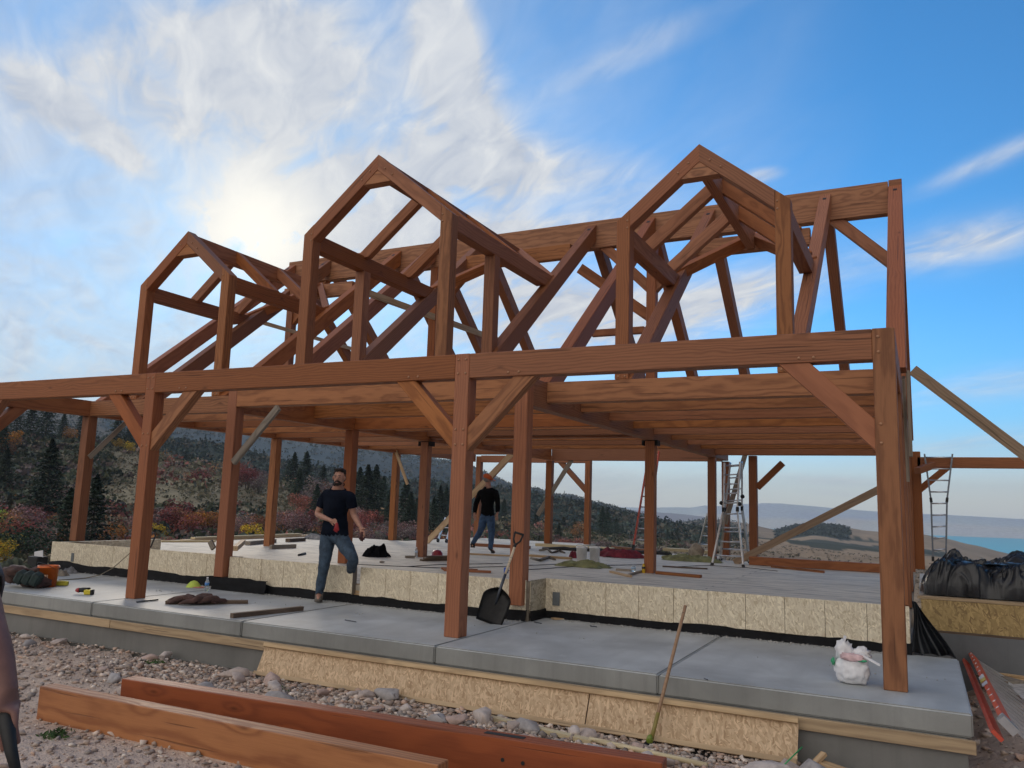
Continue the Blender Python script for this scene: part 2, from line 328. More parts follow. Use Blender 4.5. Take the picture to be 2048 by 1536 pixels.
LYG = [(-27.46, -0.29), (-20.46, -0.14), (-17.7, -0.11), (-14.98, 0.01), (-14.31, -0.0), (-13.34, 0.2), (-12.31, 0.16), (-10.77, 0.38), (-9.26, 0.49), (-7.76, 0.47), (-5.54, 0.32), (-2.67, 0.15), (0.08, 0.09), (2.8, 0.04), (5.46, -0.04), (11.34, -0.12)]
def lay(L,az):
    a=np.array([p[0] for p in L]); e=np.array([p[1] for p in L]); return np.interp(az,a,e)
RK=np.array([0,22,70,220,300,450,640,1100,1500,1900,2300,3000,3700,4600.])
def polar(r,az):
    t=lambda L:np.tan(np.radians(lay(L,az)))
    cz=1.477
    zA=cz+220*t(LYA); zB=cz+450*t(LYB); zC=cz+1100*t(LYC); zD=cz+1900*t(LYD); zG=cz+3700*t(LYG)
    z70=np.interp(az,[-70,-50,-30,-10,10],[-2.9,-3.1,-4.4,-6.2,-5.8])
    o=np.ones_like(az)
    zD=np.where(az<-27,np.minimum(zD,zC-40),zD); zD=np.where(az>-8,-64.,zD)
    keys=[-.8*o,-1.4*o,z70,zA,np.minimum(zA,zB)-5,zB,np.minimum(zB,zC)-9,zC,np.minimum(zC,zD)-12,zD,-66*o,-64*o,zG,zG*1.1]
    K=np.stack(keys)
    idx=np.clip(np.searchsorted(RK,r,side='right')-1,0,len(RK)-2)
    f=(r-RK[idx])/(RK[idx+1]-RK[idx]); f=np.clip(f,0,1); f=f*f*(3-2*f)
    j=np.arange(len(r)); return K[idx,j]*(1-f)+K[idx+1,j]*f
def H(x,y,fine=True):
    x=np.asarray(x,dtype=float); y=np.asarray(y,dtype=float); sh=x.shape; x=x.ravel(); y=y.ravel()
    dx=x-CAM.x; dy=y-CAM.y; r=np.hypot(dx,dy); az=np.degrees(np.arctan2(dx,dy))
    pz=polar(r,az)
    amp=np.clip(r*.012,0,6)*np.clip((r-40)/60,0,1)
    # keep the skylines where they are: less noise near the crests
    pz=pz+amp*fbm(x/np.maximum(25,60),y/60,6,3)*1.0
    pad=np.where(y<-.55,-.53+.052*(-.55-y),-.66)
    pad=pad+.05*fbm(x*.8,y*.8,4,11)
    pad=pad+.26*np.clip((x-.6)/.5,0,1)*np.clip((y+1)/3,0,1)*np.clip((7-y)/2,0,1)
    left=np.clip((-14.2-x)/7,0,1); pad=pad-left*left*2.2
    backd=np.clip((y-13)/8,0,1); pad=pad-backd*2.0
    k=np.clip((r-20)/30,0,1); k=k*k*(3-2*k)
    return (pad*(1-k)+pz*k).reshape(sh)
azs=np.radians(np.concatenate([np.arange(-180,-76,4),np.arange(-76,28,.22),np.arange(28,180,4)]))
rs=np.concatenate([np.arange(.0,16,.5)+.01,np.geomspace(16,4600,230)])
AZ,RR=np.meshgrid(azs,rs,indexing='ij'); TX=CAM.x+RR*np.sin(AZ); TY=CAM.y+RR*np.cos(AZ); TZ=H(TX,TY)
na,nr=AZ.shape; ii=np.arange(na*nr).reshape(na,nr)
nx=np.roll(ii,-1,axis=0)
F=np.stack([ii[:,:-1],ii[:,1:],nx[:,1:],nx[:,:-1]],-1).reshape(-1,4)
V=np.stack([TX,TY,TZ],-1).reshape(-1,3)
# land cover colour per vertex; distance haze painted into the mountains
azd=np.degrees(AZ).ravel(); rr=RR.ravel(); x=V[:,0]; y=V[:,1]
def lc(*c): return np.array(c)[None,:]
n_big=fbm(x/90,y/90,5,21)[:,None]; n_mid=fbm(x/22,y/22,5,31)[:,None]; n_far=fbm(x/240,y/240,5,41)[:,None]
sage=lc(.22,.18,.11)*(1+1.5*n_mid)
brown=lc(.33,.235,.15)*(1+.8*n_big)
forest=lc(.030,.042,.030)*(1+1.2*n_mid)
meadow=lc(.155,.125,.09)
mount=np.where(n_far>.10,lc(.135,.125,.11),lc(.035,.060,.075)*(1+2*n_big))  # distance haze painted in as a bluish forest tone
right=np.clip((azd+17)/6,0,1)[:,None]
c=np.where(rr[:,None]<18,lc(.58,.45,.36),sage*(1-right)+brown*.9*right)
mB=np.clip((rr-260)/60,0,1)[:,None]
hill=np.where(n_big>.16,meadow,forest)*(1-right)+brown*right
c=c*(1-mB)+hill*mB
mC=np.clip((rr-620)/60,0,1)[:,None]
knob=((azd>-8.8)&(azd<-4.2)&(rr>820)&(rr<1300))[:,None]
c=c*(1-mC)+np.where(knob,lc(.035,.045,.038),(mount*(1-right)+brown*right))*mC
patch=(right[:,0]>0)&(rr>200)&(rr<900)&(n_big[:,0]+.5*n_mid[:,0]>.12)
c=np.where(patch[:,None],lc(.06,.065,.045),c)
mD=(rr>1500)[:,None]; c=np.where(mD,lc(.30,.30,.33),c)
mG=(rr>2900)[:,None]; c=np.where(mG,np.where((V[:,2:3]<-25),lc(.80,.62,.57),lc(.50,.56,.66))*(1+.35*n_far),c)  # far mountains: haze painted in as pale blue above a pinkish foot
m,N_,b=newmat('hillside_ground'); at=N_.n('ShaderNodeAttribute',attribute_name='tint'); co=N_.n('ShaderNodeNewGeometry').outputs['Position']
f=N_.noise(co,.55,8,.75); f2=N_.noise(co,.06,6,.7); g=N_.m('ADD',N_.m('MULTIPLY',f,1.1),N_.m('MULTIPLY',f2,.9))
cc=N_.mix(1.0,at.outputs[0],N_.n('ShaderNodeCombineColor',{0:g,1:g,2:g}).outputs[0],'MULTIPLY')
N_.t.links.new(cc,b.inputs['Base Color']); b.inputs['Roughness'].default_value=.95; b.inputs['Specular IOR Level'].default_value=.1
bp=N_.n('ShaderNodeBump',{'Strength':.6,'Distance':.5,'Height':f}); N_.t.links.new(bp.outputs[0],b.inputs['Normal'])
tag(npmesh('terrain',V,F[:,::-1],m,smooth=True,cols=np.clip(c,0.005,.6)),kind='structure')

# lake
m,N_,b=newmat('lake_water'); co=N_.n('ShaderNodeNewGeometry').outputs['Position']
w=N_.noise(N_.map(co,scale=(.0012,.012,1)),1.0,4,.6); cc=N_.mix(N_.m('MULTIPLY_ADD',N_.m('SUBTRACT',w,.5),2.5,.5,clamp=True),(.09,.46,.55),(.14,.56,.64))
N_.t.links.new(cc,b.inputs['Base Color']); b.inputs['Roughness'].default_value=.5
bp=N_.n('ShaderNodeBump',{'Strength':.3,'Distance':1.0,'Height':N_.noise(co,.15,6,.6)}); N_.t.links.new(bp.outputs[0],b.inputs['Normal'])
bm=bmesh.new(); q=[bm.verts.new(p) for p in ((-2400,900,-62),(2600,900,-62),(2600,4500,-62),(-2400,4500,-62))]; bm.faces.new(q)
tag(mobj('lake',bm,m),kind='structure')

# haze
bm=bmesh.new(); addbox(bm,(0,0,45),(9800,9800,230))
me=bpy.data.meshes.new('haze'); bm.to_mesh(me); bm.free()
hm=bpy.data.materials.new('haze_air'); hm.use_nodes=True; t=hm.node_tree; t.nodes.clear(); Nh=NT(t)
vol=Nh.n('ShaderNodeVolumePrincipled',{'Color':(.78,.89,1,1),'Density':.00018,'Anisotropy':.1}); Nh.n('ShaderNodeOutputMaterial',{'Volume':vol.outputs[0]})
me.materials.append(hm); tag(link(bpy.data.objects.new('haze',me)),kind='stuff')

# ================================================================== VEGETATION
def leafmat(name,col,var=.5):
    m,N,b=newmat(name); at=N.n('ShaderNodeAttribute',attribute_name='tint').outputs[0]; rnd=N.n('ShaderNodeObjectInfo').outputs['Random']
    c=N.mix(1.0,at,(*col,1),'MULTIPLY')
    hv=N.n('ShaderNodeHueSaturation',{'Hue':N.m('MULTIPLY_ADD',N.m('SUBTRACT',rnd,.5),.03,.5),'Value':N.m('MULTIPLY_ADD',rnd,.6,.7),'Color':c}).outputs[0]
    N.t.links.new(hv,b.inputs['Base Color']); b.inputs['Roughness'].default_value=.8; b.inputs['Specular IOR Level'].default_value=.2
    return m
LM={'green':leafmat('conifer_needles',(.036,.056,.036)),'red':leafmat('red_maple_leaves',(.27,.09,.075)),'rust':leafmat('rust_leaves',(.30,.15,.07)),
 'pink':leafmat('faded_pink_leaves',(.27,.165,.155)),'orange':leafmat('orange_leaves',(.42,.19,.035)),'yellow':leafmat('yellow_leaves',(.50,.34,.04)),
 'lime':leafmat('yellow_green_leaves',(.26,.28,.05)),'grey':leafmat('grey_green_leaves',(.075,.085,.055)),'plum':leafmat('bare_grey_twigs',(.19,.15,.145))}
BARK=flat('bark',(.09,.07,.055),.9,var=.4,bump=.5)
def cards(cen,size,nrm=None,asp=.6):
    """small leaf-like quads at the points cen"""
    n=len(cen); d=rng.normal(size=(n,3)); d/=np.linalg.norm(d,axis=1)[:,None]
    if nrm is not None: d=d*.6+nrm; d/=np.linalg.norm(d,axis=1)[:,None]
    a=np.cross(d,rng.normal(size=(n,3))); a/=np.linalg.norm(a,axis=1)[:,None]; b=np.cross(d,a)
    s=size*(rng.uniform(.6,1.35,(n,1)))
    V=np.stack([cen-a*s,cen-b*s*asp,cen+a*s,cen+b*s*asp],1).reshape(-1,3); F=np.arange(4*n).reshape(n,4)
    return V,F
def crownmesh(kind,seed):
    global rng
    rng=np.random.default_rng(seed)
    if kind=='conifer':       # unit height 1, drooping tiers
        P=[];n=4200
        t=rng.uniform(0,1,n)**.8; h=.06+.94*(1-(1-t)**1.0); h=rng.uniform(.05,1,n)
        ang=rng.uniform(0,2*np.pi,n); tier=np.floor(h*15+rng.normal(0,.15,n)); 
        lobes=1+.35*np.sin(ang*3+tier*2.1+seed)+.25*np.sin(ang*5-tier*1.3)
        rad=(1-h)**.8*.30*np.clip(lobes,.35,1.6)*(.55+.45*((h*15)%1<.6))*rng.uniform(.25,1,n)**.45
        cen=np.stack([np.cos(ang)*rad,np.sin(ang)*rad,h-rad*.25],1)
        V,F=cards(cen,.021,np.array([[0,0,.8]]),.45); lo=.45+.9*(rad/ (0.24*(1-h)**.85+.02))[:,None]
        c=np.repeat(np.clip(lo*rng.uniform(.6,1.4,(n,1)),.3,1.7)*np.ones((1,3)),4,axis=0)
        return V,F,c
    n=1500 if kind!='shrub' else 700
    nb=14; bc=rng.normal(size=(nb,3)); bc/=np.linalg.norm(bc,axis=1)[:,None]; bc=bc*rng.uniform(.15,.34,(nb,1))*np.array([[1,1,.95]]); bc[:,2]+=.6
    if kind=='shrub': bc[:,2]=np.abs(bc[:,2]-.6)+.25
    br=rng.uniform(.13,.24,nb); k=rng.integers(0,nb,n)
    d=rng.normal(size=(n,3)); d/=np.linalg.norm(d,axis=1)[:,None]
    cen=bc[k]+d*(br[k]*rng.uniform(.3,1.1,n)**.5)[:,None]; cen[:,2]=np.maximum(cen[:,2],.03)
    V,F=cards(cen,.021,d*.5,.7); tb=rng.uniform(.7,1.35,nb)[k]
    c=np.repeat((tb*rng.uniform(.6,1.4,n))[:,None]*np.ones((1,3))*(1+rng.normal(0,.1,(n,3))),4,axis=0)
    return V,F,c
PROTO={}
def trunkbm(kind,seed):
    rnd=random.Random(seed); bm=bmesh.new()
    if kind=='conifer':
        addtube(bm,[(0,0,-.04),(0.004,0,.4),(0,0,.93)],[.016,.011,.002],6)
        for i in range(14):
            h=.12+i*.055; a=rnd.uniform(0,6.3); r=.2*(1-h); addtube(bm,[(0,0,h),(math.cos(a)*r,math.sin(a)*r,h-.04)],[.004,.0015],4)
    else:
        for i in range(5):
            a=rnd.uniform(0,6.3); r=rnd.uniform(.08,.2); z=rnd.uniform(.45,.75) if kind!='shrub' else .3
            addtube(bm,[(math.cos(a)*.02,math.sin(a)*.02,-.04),(math.cos(a)*r*.5,math.sin(a)*r*.5,z*.5),(math.cos(a)*r,math.sin(a)*r,z)],[.012,.009,.003],5)
            for j in range(3):
                b=a+rnd.uniform(-1,1); addtube(bm,[(math.cos(a)*r*.6,math.sin(a)*r*.6,z*.6),(math.cos(a)*r*.6+math.cos(b)*.16,math.sin(a)*r*.6+math.sin(b)*.16,z*.6+.2)],[.005,.0015],4)
    me=bpy.data.meshes.new('trunk'); bm.to_mesh(me); bm.free(); me.materials.append(BARK); return me
def tree(kind,leaf,azdeg,r,h,label,cat,group,wide=1.0,seed=0,name=None):
    x=CAM.x+r*math.sin(R(azdeg)); y=CAM.y+r*math.cos(R(azdeg)); z=float(H(np.array([x]),np.array([y]))[0])
    key=(kind,leaf,seed%3)
    if key not in PROTO:
        V,F,c=crownmesh(kind,seed%3+{'conifer':10,'maple':20,'shrub':30}[kind])
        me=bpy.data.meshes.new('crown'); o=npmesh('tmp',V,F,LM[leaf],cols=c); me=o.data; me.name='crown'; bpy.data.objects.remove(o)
        PROTO[key]=(me,trunkbm(kind,seed%3))
    M=Matrix.Translation((x,y,z-.1))@Matrix.Rotation(seed*1.9,4,'Z')@Matrix.Diagonal((h*wide,h*wide,h,1))
    nm=name or {'conifer':'conifer','maple':'maple_tree','shrub':'shrub'}[kind]
    t=bpy.data.objects.new(nm,None); link(t,M); tag(t,label,cat,group)
    link(bpy.data.objects.new('crown',PROTO[key][0]),M,t); link(bpy.data.objects.new('trunk',PROTO[key][1]),M,t)
    return t
ZONES=[(-99,130,'left of the first deck post'),(130,255,'between first deck post and second porch post'),(255,450,'between second porch post and second deck post'),(450,555,'left of the amber post'),(555,690,'just left of the standing man'),(690,795,'just right of the standing man'),(795,870,'between two posts behind the standing man'),(870,1005,'around the third porch post'),(1005,1100,'right of the man in the orange cap'),(1100,1180,'between the two thin back posts'),(1180,1300,'left of the middle deck post'),(1300,1430,'left of the tall ladder'),(1430,1750,'right of the tall ladder'),(1750,2200,'beyond the corner post')]
ORD=['first','second','third','fourth','fifth','sixth','seventh','eighth','ninth','tenth']
CNT={}
def autolabel(nm,px):
    z=[q[2] for q in ZONES if q[0]<=px<q[1]][0]; k=CNT.get((nm,z),0); CNT[(nm,z)]=k+1
    return f'{ORD[min(k,9)]} {nm} from the left {z}'
def PX(x): return np.interp(x,[-60,0,200,400,600,800,1000,1200,1400,1600,1800,2048,2120],[-61.2,-59.2,-53.8,-47.9,-41.5,-34.6,-27.6,-20.4,-13.6,-7.2,-1.4,5.4,7.2])
# az of the tree, distance, height in metres
for i,(px,r,h,lab) in enumerate(sorted([
 (203,62,6.4,'largest dark conifer right of the leftmost deck post, beside the front porch post'),
 (152,60,5.2,'broad dark conifer on the slope just left of the leftmost deck post'),
 (104,98,9.5,'tall narrow dark conifer rising from the red maples at the far left'),
 (88,190,10.5,'tallest conifer of the clump on the hill crest under the left porch beam'),
 (58,192,9.0,None),(30,196,8,None),(122,200,7,None),(160,200,8.5,None),(176,205,7,None),(232,205,9.5,None),(256,205,8,None),(276,210,7,None),
 (372,330,13,None),(388,335,12,None),(408,330,10,None),
 (592,190,9.5,None),(616,180,10.5,'pointed conifer standing on the crest just left of the standing man'),(604,150,7,None),(582,195,7,None),
 (722,150,10,None),(738,120,10.5,'big dark conifer right behind the post beside the standing man'),(754,140,11,None),(770,150,9,None),(786,120,7.5,None),(816,125,9,None),(826,110,7,None),(838,118,6,None),
 (884,150,9,None),(896,170,9,None),(872,120,6.5,None),(640,120,6,None),(650,180,8,None),
 (1012,220,9,None),(1040,240,9,None),(1052,200,8,None),(1075,210,7,None),(1128,260,8,None),(1204,210,11,None),(1214,230,10,None),(1232,240,8,None),(1150,190,6,None),(1245,300,9,None),
 (1335,320,9,None),(1344,300,8,None),(1354,330,9,None),(1400,340,8,None),(1040,150,5.5,None),(1120,170,5,None),(8,150,7,None),(20,120,6,None)],key=lambda q:q[0])):
    tree('conifer','green',float(PX(px)),r,h*(.7 if px>1000 else .85),lab or autolabel('dark conifer',px),'conifer','conifers on the hillside',wide=1.15,seed=i)
for i,(px,r,h,leaf,kd,lab) in enumerate(sorted([
 (16,44,3.6,'yellow','maple','bright yellow tree at the far left edge behind the slab'),(38,60,2.6,'lime','maple','yellow green sapling at the left edge above the yellow tree'),(12,80,4,'lime','maple','lime green bush highest at the left edge'),
 (42,70,4.4,'rust','maple',None),(70,74,5,'pink','maple',None),(80,78,4.4,'red','maple','bright red maple left of the tall narrow conifer'),(58,66,4,'red','maple',None),(55,62,2.4,'yellow','maple',None),
 (26,160,5,'orange','maple',None),(20,150,3.5,'rust','maple',None),(137,195,4,'orange','maple','small orange tree on the crest left of the leftmost deck post'),(236,190,3.5,'yellow','maple',None),(258,185,3.6,'yellow','maple',None),
 (246,70,3.2,'orange','maple','orange yellow tree left of the second porch post'),(236,64,2.6,'rust','shrub',None),(300,78,4.5,'pink','maple',None),(318,84,4.6,'plum','maple',None),(332,76,3.2,'yellow','maple',None),(345,84,5,'red','maple',None),(362,90,5.2,'red','maple',None),(378,86,4.8,'rust','maple',None),(392,80,4.4,'red','maple',None),(405,84,4.4,'orange','maple','orange maple in the red row between two porch posts'),(420,88,4.6,'rust','maple',None),(436,90,4,'orange','maple',None),
 (398,150,4.6,'red','shrub','red shrub patch halfway up the sage hill'),(412,156,4.4,'red','shrub',None),(386,152,3.4,'rust','shrub',None),(128,110,4,'pink','shrub',None),
 (486,160,6,'red','maple',None),(500,155,5.6,'red','maple',None),(514,160,5.5,'pink','maple',None),(526,150,5,'plum','maple',None),
 (486,86,4.4,'plum','maple',None),(500,84,4.2,'pink','maple',None),(510,80,3.8,'orange','maple','golden orange tree between the second and third rows of posts'),(520,78,3.6,'yellow','maple',None),(530,88,4.4,'rust','maple',None),
 (584,90,5,'pink','maple',None),(598,96,5.4,'red','maple',None),(610,92,5,'pink','maple',None),(622,98,5,'red','maple','red maple left of the standing man'),(606,120,6,'red','maple',None),(626,130,6,'plum','maple',None),(640,140,7,'plum','maple',None),(652,150,6,'rust','maple',None),
 (716,110,5.5,'pink','maple',None),(724,96,5,'red','maple',None),(744,100,6,'red','maple','red maple right of the standing man'),(734,80,4.6,'pink','maple',None),(760,84,4.6,'plum','maple',None),(810,96,4.8,'pink','maple',None),(824,90,4.4,'plum','maple',None),(838,96,4.6,'pink','maple',None),
 (1008,120,4.4,'red','shrub',None),(1048,118,4,'rust','shrub',None),(1120,100,4.4,'pink','maple',None),(1136,96,4.4,'red','maple','red maple behind the white buckets'),(1150,100,4.6,'red','maple',None),(1162,104,4,'pink','maple',None),(1160,180,5,'rust','maple',None),(1200,110,4,'plum','maple',None),(1240,120,3.8,'red','shrub',None),(1256,118,3.8,'pink','shrub',None),(1282,112,3.6,'red','shrub',None),(1340,120,3.4,'rust','shrub',None),
 (1524,120,3.4,'red','shrub',None),(1540,124,3.6,'red','shrub',None),(1558,128,3.6,'rust','shrub',None),(1575,132,3,'pink','shrub',None),(1600,140,3,'rust','shrub',None),(2030,130,4,'red','shrub',None),(2044,120,4,'red','shrub',None)],key=lambda q:q[0])):
    nmz={'red':'red maple','rust':'rust coloured tree','pink':'faded pink tree','plum':'bare grey tree','orange':'orange tree','yellow':'yellow tree','lime':'yellow green tree'}[leaf]
    tree(kd,leaf,float(PX(px)),r,h*(.45 if r<50 else .62 if r<135 else .8),lab or autolabel(nmz if kd=='maple' else nmz.replace('maple','bush').replace('tree','bush'),px),'tree' if kd=='maple' else 'shrub','autumn trees on the hillside',wide=1.25 if kd=='maple' else 1.7,seed=i,name='autumn_tree' if kd=='maple' else 'autumn_shrub')
for i,(px,r,h) in enumerate(sorted([(1222,95,3.2),(1256,90,3.0),(60,52,3.4),(90,50,3),(1128,88,1.8),(1330,100,2.2),(1420,90,2.4),(1600,110,2.0),(1630,118,2.2),(1650,125,2),(1690,150,2.4),(1960,120,2.6),(2010,110,2.8)])):
    tree('shrub','green' if i<2 or i>6 else 'grey',float(PX(px)),r,h,autolabel('round juniper bush',px),'shrub','juniper bushes on the slope',wide=1.2,seed=i,name='juniper_bush')

# sagebrush and scrub nobody could count
def scrub(name,n,azr,rr_,size,cardn,cardsz,cols,seed,clumpy=0.0,flatn=.7,mat=None,conical=False,open_slope=False):
    global rng
    rng=np.random.default_rng(seed)
    m=int(n*3); a=rng.uniform(azr[0],azr[1],m); r=np.exp(rng.uniform(np.log(rr_[0]),np.log(rr_[1]),m)) if rr_[1]/rr_[0]<8 else np.sqrt(rng.uniform(rr_[0]**2,rr_[1]**2,m))
    x=CAM.x+r*np.sin(np.radians(a)); y=CAM.y+r*np.cos(np.radians(a))
    dens=fbm(x/ (rr_[0]*.35),y/(rr_[0]*.35),4,seed)+.5
    keep=(rng.uniform(0,1,m)<np.clip((dens-.35)*3,0,1)*clumpy+(1-clumpy))&~((x>-18)&(x<3.5)&(y>-9)&(y<21))
    if open_slope: keep&=~((a>-53)&(a<-39)&(r>112)&(r<235)&(rng.uniform(0,1,m)<.85))
    x=x[keep][:n]; y=y[keep][:n]; a=a[keep][:n]; z=H(x,y); k=len(x)
    s=size*rng.uniform(.5,1.5,k)*np.clip(1,0,1)
    d=rng.normal(size=(k,cardn,3)); d/=np.linalg.norm(d,axis=2)[...,None]; d[...,2]=np.abs(d[...,2])*flatn
    if conical:
        hh=rng.uniform(0,1,(k,cardn)); an=rng.uniform(0,6.28,(k,cardn)); rad=.3*(1-hh)*rng.uniform(.5,1,(k,cardn))
        d=np.stack([np.cos(an)*rad,np.sin(an)*rad,hh*1.6],-1)
    cen=(np.stack([x,y,z],1)[:,None,:]+d*s[:,None,None]*rng.uniform(.6,1,(k,cardn,1))).reshape(-1,3)
    V,F=cards(cen,np.repeat(s,cardn)[:,None]*cardsz,None,.75)
    ci=rng.integers(0,len(cols),k); cc=np.array(cols)[ci]*rng.uniform(.6,1.4,(k,1)); cc=np.repeat(cc,cardn*4,axis=0)
    cc=cc*np.repeat(rng.uniform(.7,1.3,(k*cardn,1)),4,axis=0)
    return tag(npmesh(name,V,F,mat,cols=cc),kind='stuff')
SC=leafmat('scrub_leaves',(1,1,1))
sg=[(.21,.19,.13),(.16,.15,.095),(.13,.13,.08),(.22,.18,.12),(.25,.19,.12)]
scrub('sagebrush',17000,(-72,-20),(24,240),.42,10,.30,sg+[(.085,.09,.055)],3,.30,mat=SC)
scrub('sagebrush',7000,(-30,16),(24,420),.55,9,.34,[(.19,.155,.12),(.16,.135,.10),(.10,.095,.07),(.13,.105,.08)],4,.4,mat=SC)
scrub('oak_brush',4200,(-72,-14),(70,330),1.25,26,.26,[(.06,.068,.045),(.05,.058,.042),(.085,.08,.06),(.11,.08,.075),(.07,.075,.045)],5,.95,mat=SC,open_slope=True)
scrub('far_forest',15000,(-72,-11),(300,1150),2.3,9,.34,[(.036,.056,.048),(.042,.062,.05),(.055,.068,.052),(.09,.08,.06)],6,.75,mat=SC)
scrub('ridge_conifers',4500,(-72,-10),(400,1150),2.1,9,.24,[(.02,.03,.024),(.024,.036,.028)],8,.85,mat=SC,conical=True)
scrub('knob_forest',900,(-8.8,-4.2),(850,1250),2.8,8,.4,[(.03,.04,.03)],9,.2,mat=SC)
scrub('autumn_brush',1100,(-60,-17),(62,112),.95,60,.12,[(.30,.10,.09),(.30,.17,.10),(.28,.18,.16),(.36,.18,.06),(.20,.16,.15),(.26,.11,.10)],13,.9,flatn=1.1,mat=SC)
scrub('autumn_brush',60,(-52,-24),(125,230),2.2,50,.13,[(.28,.11,.10),(.28,.17,.10),(.25,.18,.16),(.13,.12,.08)],14,.95,flatn=1.0,mat=SC)
# ================================================================== PORCH SLAB, FOUNDATION, DECK
JX=[-14.31,-12.10,-9.4525,-6.805,-4.149,-1.8086,.634]
bm=bmesh.new()
for i in range(6):
    x0,x1=JX[i]+(.006 if i else 0),JX[i+1]-(.006 if i<5 else 0); r=bmesh.ops.create_cube(bm,size=1,matrix=Matrix.Translation(((x0+x1)/2,(2.14-.525)/2,-.089))@Matrix.Diagonal((x1-x0,2.665,.178,1)))
    es=[e for v in r['verts'] for e in v.link_edges]; bmesh.ops.bevel(bm,geom=list(set(es)),offset=.014,segments=3,affect='EDGES')
    if i<5: addbox(bm,((JX[i+1]),.80,-.1),(.02,2.60,.15))
bm.normal_update()
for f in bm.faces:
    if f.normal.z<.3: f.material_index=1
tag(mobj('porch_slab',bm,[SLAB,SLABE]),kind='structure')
fd=thing('foundation','grey concrete foundation wall with pale form boards under the porch slab','foundation wall',(0.6,-.56,-.53))
bm=bmesh.new(); addbox(bm,(-6.86,-.48,-.68),(14.9,.12,.998)); addbox(bm,(.53,1.5,-.68),(.12,4.0,.998)); addbox(bm,(-6.86,-.548,-.53),(14.88,.03,.012)); mobj('wall',bm,WALLC,fd)
for x0,x1 in ((-14.31,-9.012),(-9.0,.645)):
    bm=bmesh.new(); addbeam(bm,(0,0,0),(x1-x0,0,0),.038,.098,bev=.003); mobj('form_board',bm,FORM,fd,Matrix.Translation((x0,-.561,-.232)))
fp=thing('form_panel','long tan strand board form panel leaning against the foundation below the slab','panel',(-3.4,-.7,-.5))
MF=Matrix.Translation((-6.33,-.605,-.188))@Matrix.Rotation(R(-24),4,'X')
bm=bmesh.new(); addbox(bm,(1.96,-.005,-.175),(3.90,.012,.34),bev=.001); addbox(bm,(4.82,-.003,-.175),(1.80,.012,.34),bev=.001); mobj('panel_sheet',bm,OSBB,fp,MF)
for z,y in ((-.025,-.03),(-.335,-.03)):
    bm=bmesh.new(); addbeam(bm,(0,0,0),(5.72,0,0),.03,.042,bev=.003); mobj('edge_board',bm,FORM,fp,MF@Matrix.Translation((0,y,z)))

# strand board rim around the floor
rim=thing('rim_wall','strand board rim wall around the floor deck, in sheets with dark seams','rim wall',(-6.8,1.7,0))
def sheets(xs,y,zb,zt,jit=0.0,rs=3):
    rd=random.Random(rs)
    for a,b in zip(xs[:-1],xs[1:]):
        z0=zb+rd.uniform(0,.02); bm=bmesh.new(); addbox(bm,((b-a)/2,0,(zt-z0)/2),(b-a-.005,.016,zt-z0),bev=.0015)
        mobj('rim_sheet',bm,OSB,rim,Matrix.Translation((a,y+rd.uniform(-.0015,.0015),z0)))
sheets([-4.11,-3.27,-2.84,-2.40,-1.98,-1.54,-1.10,-.667,-.234,.19],2.12,.075,.5)
sheets([-9.28,-9.07,-8.62,-8.18,-7.74,-7.35,-6.90],1.65,.10,.5,rs=4)
sheets([-6.77,-6.33,-5.92,-5.48,-5.03,-4.62,-4.17],1.65,.085,.5,rs=5)
sheets([-13.87,-13.3,-12.2,-11.75,-11.3,-10.85,-10.4,-9.95,-9.52],1.83,.115,.5,rs=6)
bm=bmesh.new(); addbox(bm,(0,.235,.2),(.016,.47,.40),bev=.0015); mobj('rim_sheet',bm,osbmat('oriented_strand_board_grey',(.46,.40,.29),(.36,.31,.22),(.24,.20,.14),1.5),rim,Matrix.Translation((-4.12,1.66,.1)))
bm=bmesh.new()
for (x0,x1,y) in ((-4.13,.185,2.13),(-9.26,-6.91,1.66),(-6.76,-4.135,1.66),(-13.86,-9.3,1.84)): addbox(bm,((x0+x1)/2,y+.055,.235),(x1-x0-.004,.09,.50))
addbox(bm,(.14,7.2,.2),(.09,10.0,.05))
mobj('rim_framing',bm,OLDLUM,rim)
bm=bmesh.new(); addbox(bm,(-13.83,3.0,.235),(.09,2.3,.50)); mobj('side_rim',bm,OSB,rim)
bm=bmesh.new(); rd=random.Random(2)
for k in range(5): addbeam(bm,(-7.02+rd.uniform(0,.03),1.74+.02*k,.06+.042*k),(-6.66,1.76+.02*k,.06+.042*k),.09,.036,bev=.003)
mobj('filler_board',bm,LUMBER,rim)
# hanging black membrane below the sheets
bm=bmesh.new()
def membrane(x0,x1,y,zt,seed,dirx=True):
    n=int((x1-x0)/.06)+2; prev=None
    for i in range(n):
        t=x0+(x1-x0)*i/(n-1); h=zt+.03*noise.noise(Vector((t*1.3,seed,0)))*2+.012*noise.noise(Vector((t*7,seed,3)))
        o=.012+.02*abs(noise.noise(Vector((t*4,seed,9))))
        pts=[(t,y+.02,h) if dirx else (y-.02,t,h),(t,y-o,h-.01) if dirx else (y+o,t,h-.01),(t,y-o-.012*abs(noise.noise(Vector((t*9,2,seed)))),h*.45) if dirx else (y+o,t,h*.4),(t,y-o-.035,.006) if dirx else (y+o+.02,t,.006)]
        vs4=[bm.verts.new(p) for p in pts]
        if prev:
            for k in range(3):
                f=bm.faces.new((prev[k],vs4[k],vs4[k+1],prev[k+1])); f.smooth=True
        prev=vs4
membrane(-4.1,.2,2.11,.10,1); membrane(-9.3,-6.9,1.64,.13,2); membrane(-6.9,-4.15,1.64,.115,3); membrane(-13.87,-9.45,1.82,.15,4); membrane(1.62,2.12,-4.11,.14,5,False)
membrane(-9.5,-8.4,1.56,.19,7)
mobj('black_membrane',bm,BLACKP,rim)
bm=bmesh.new()
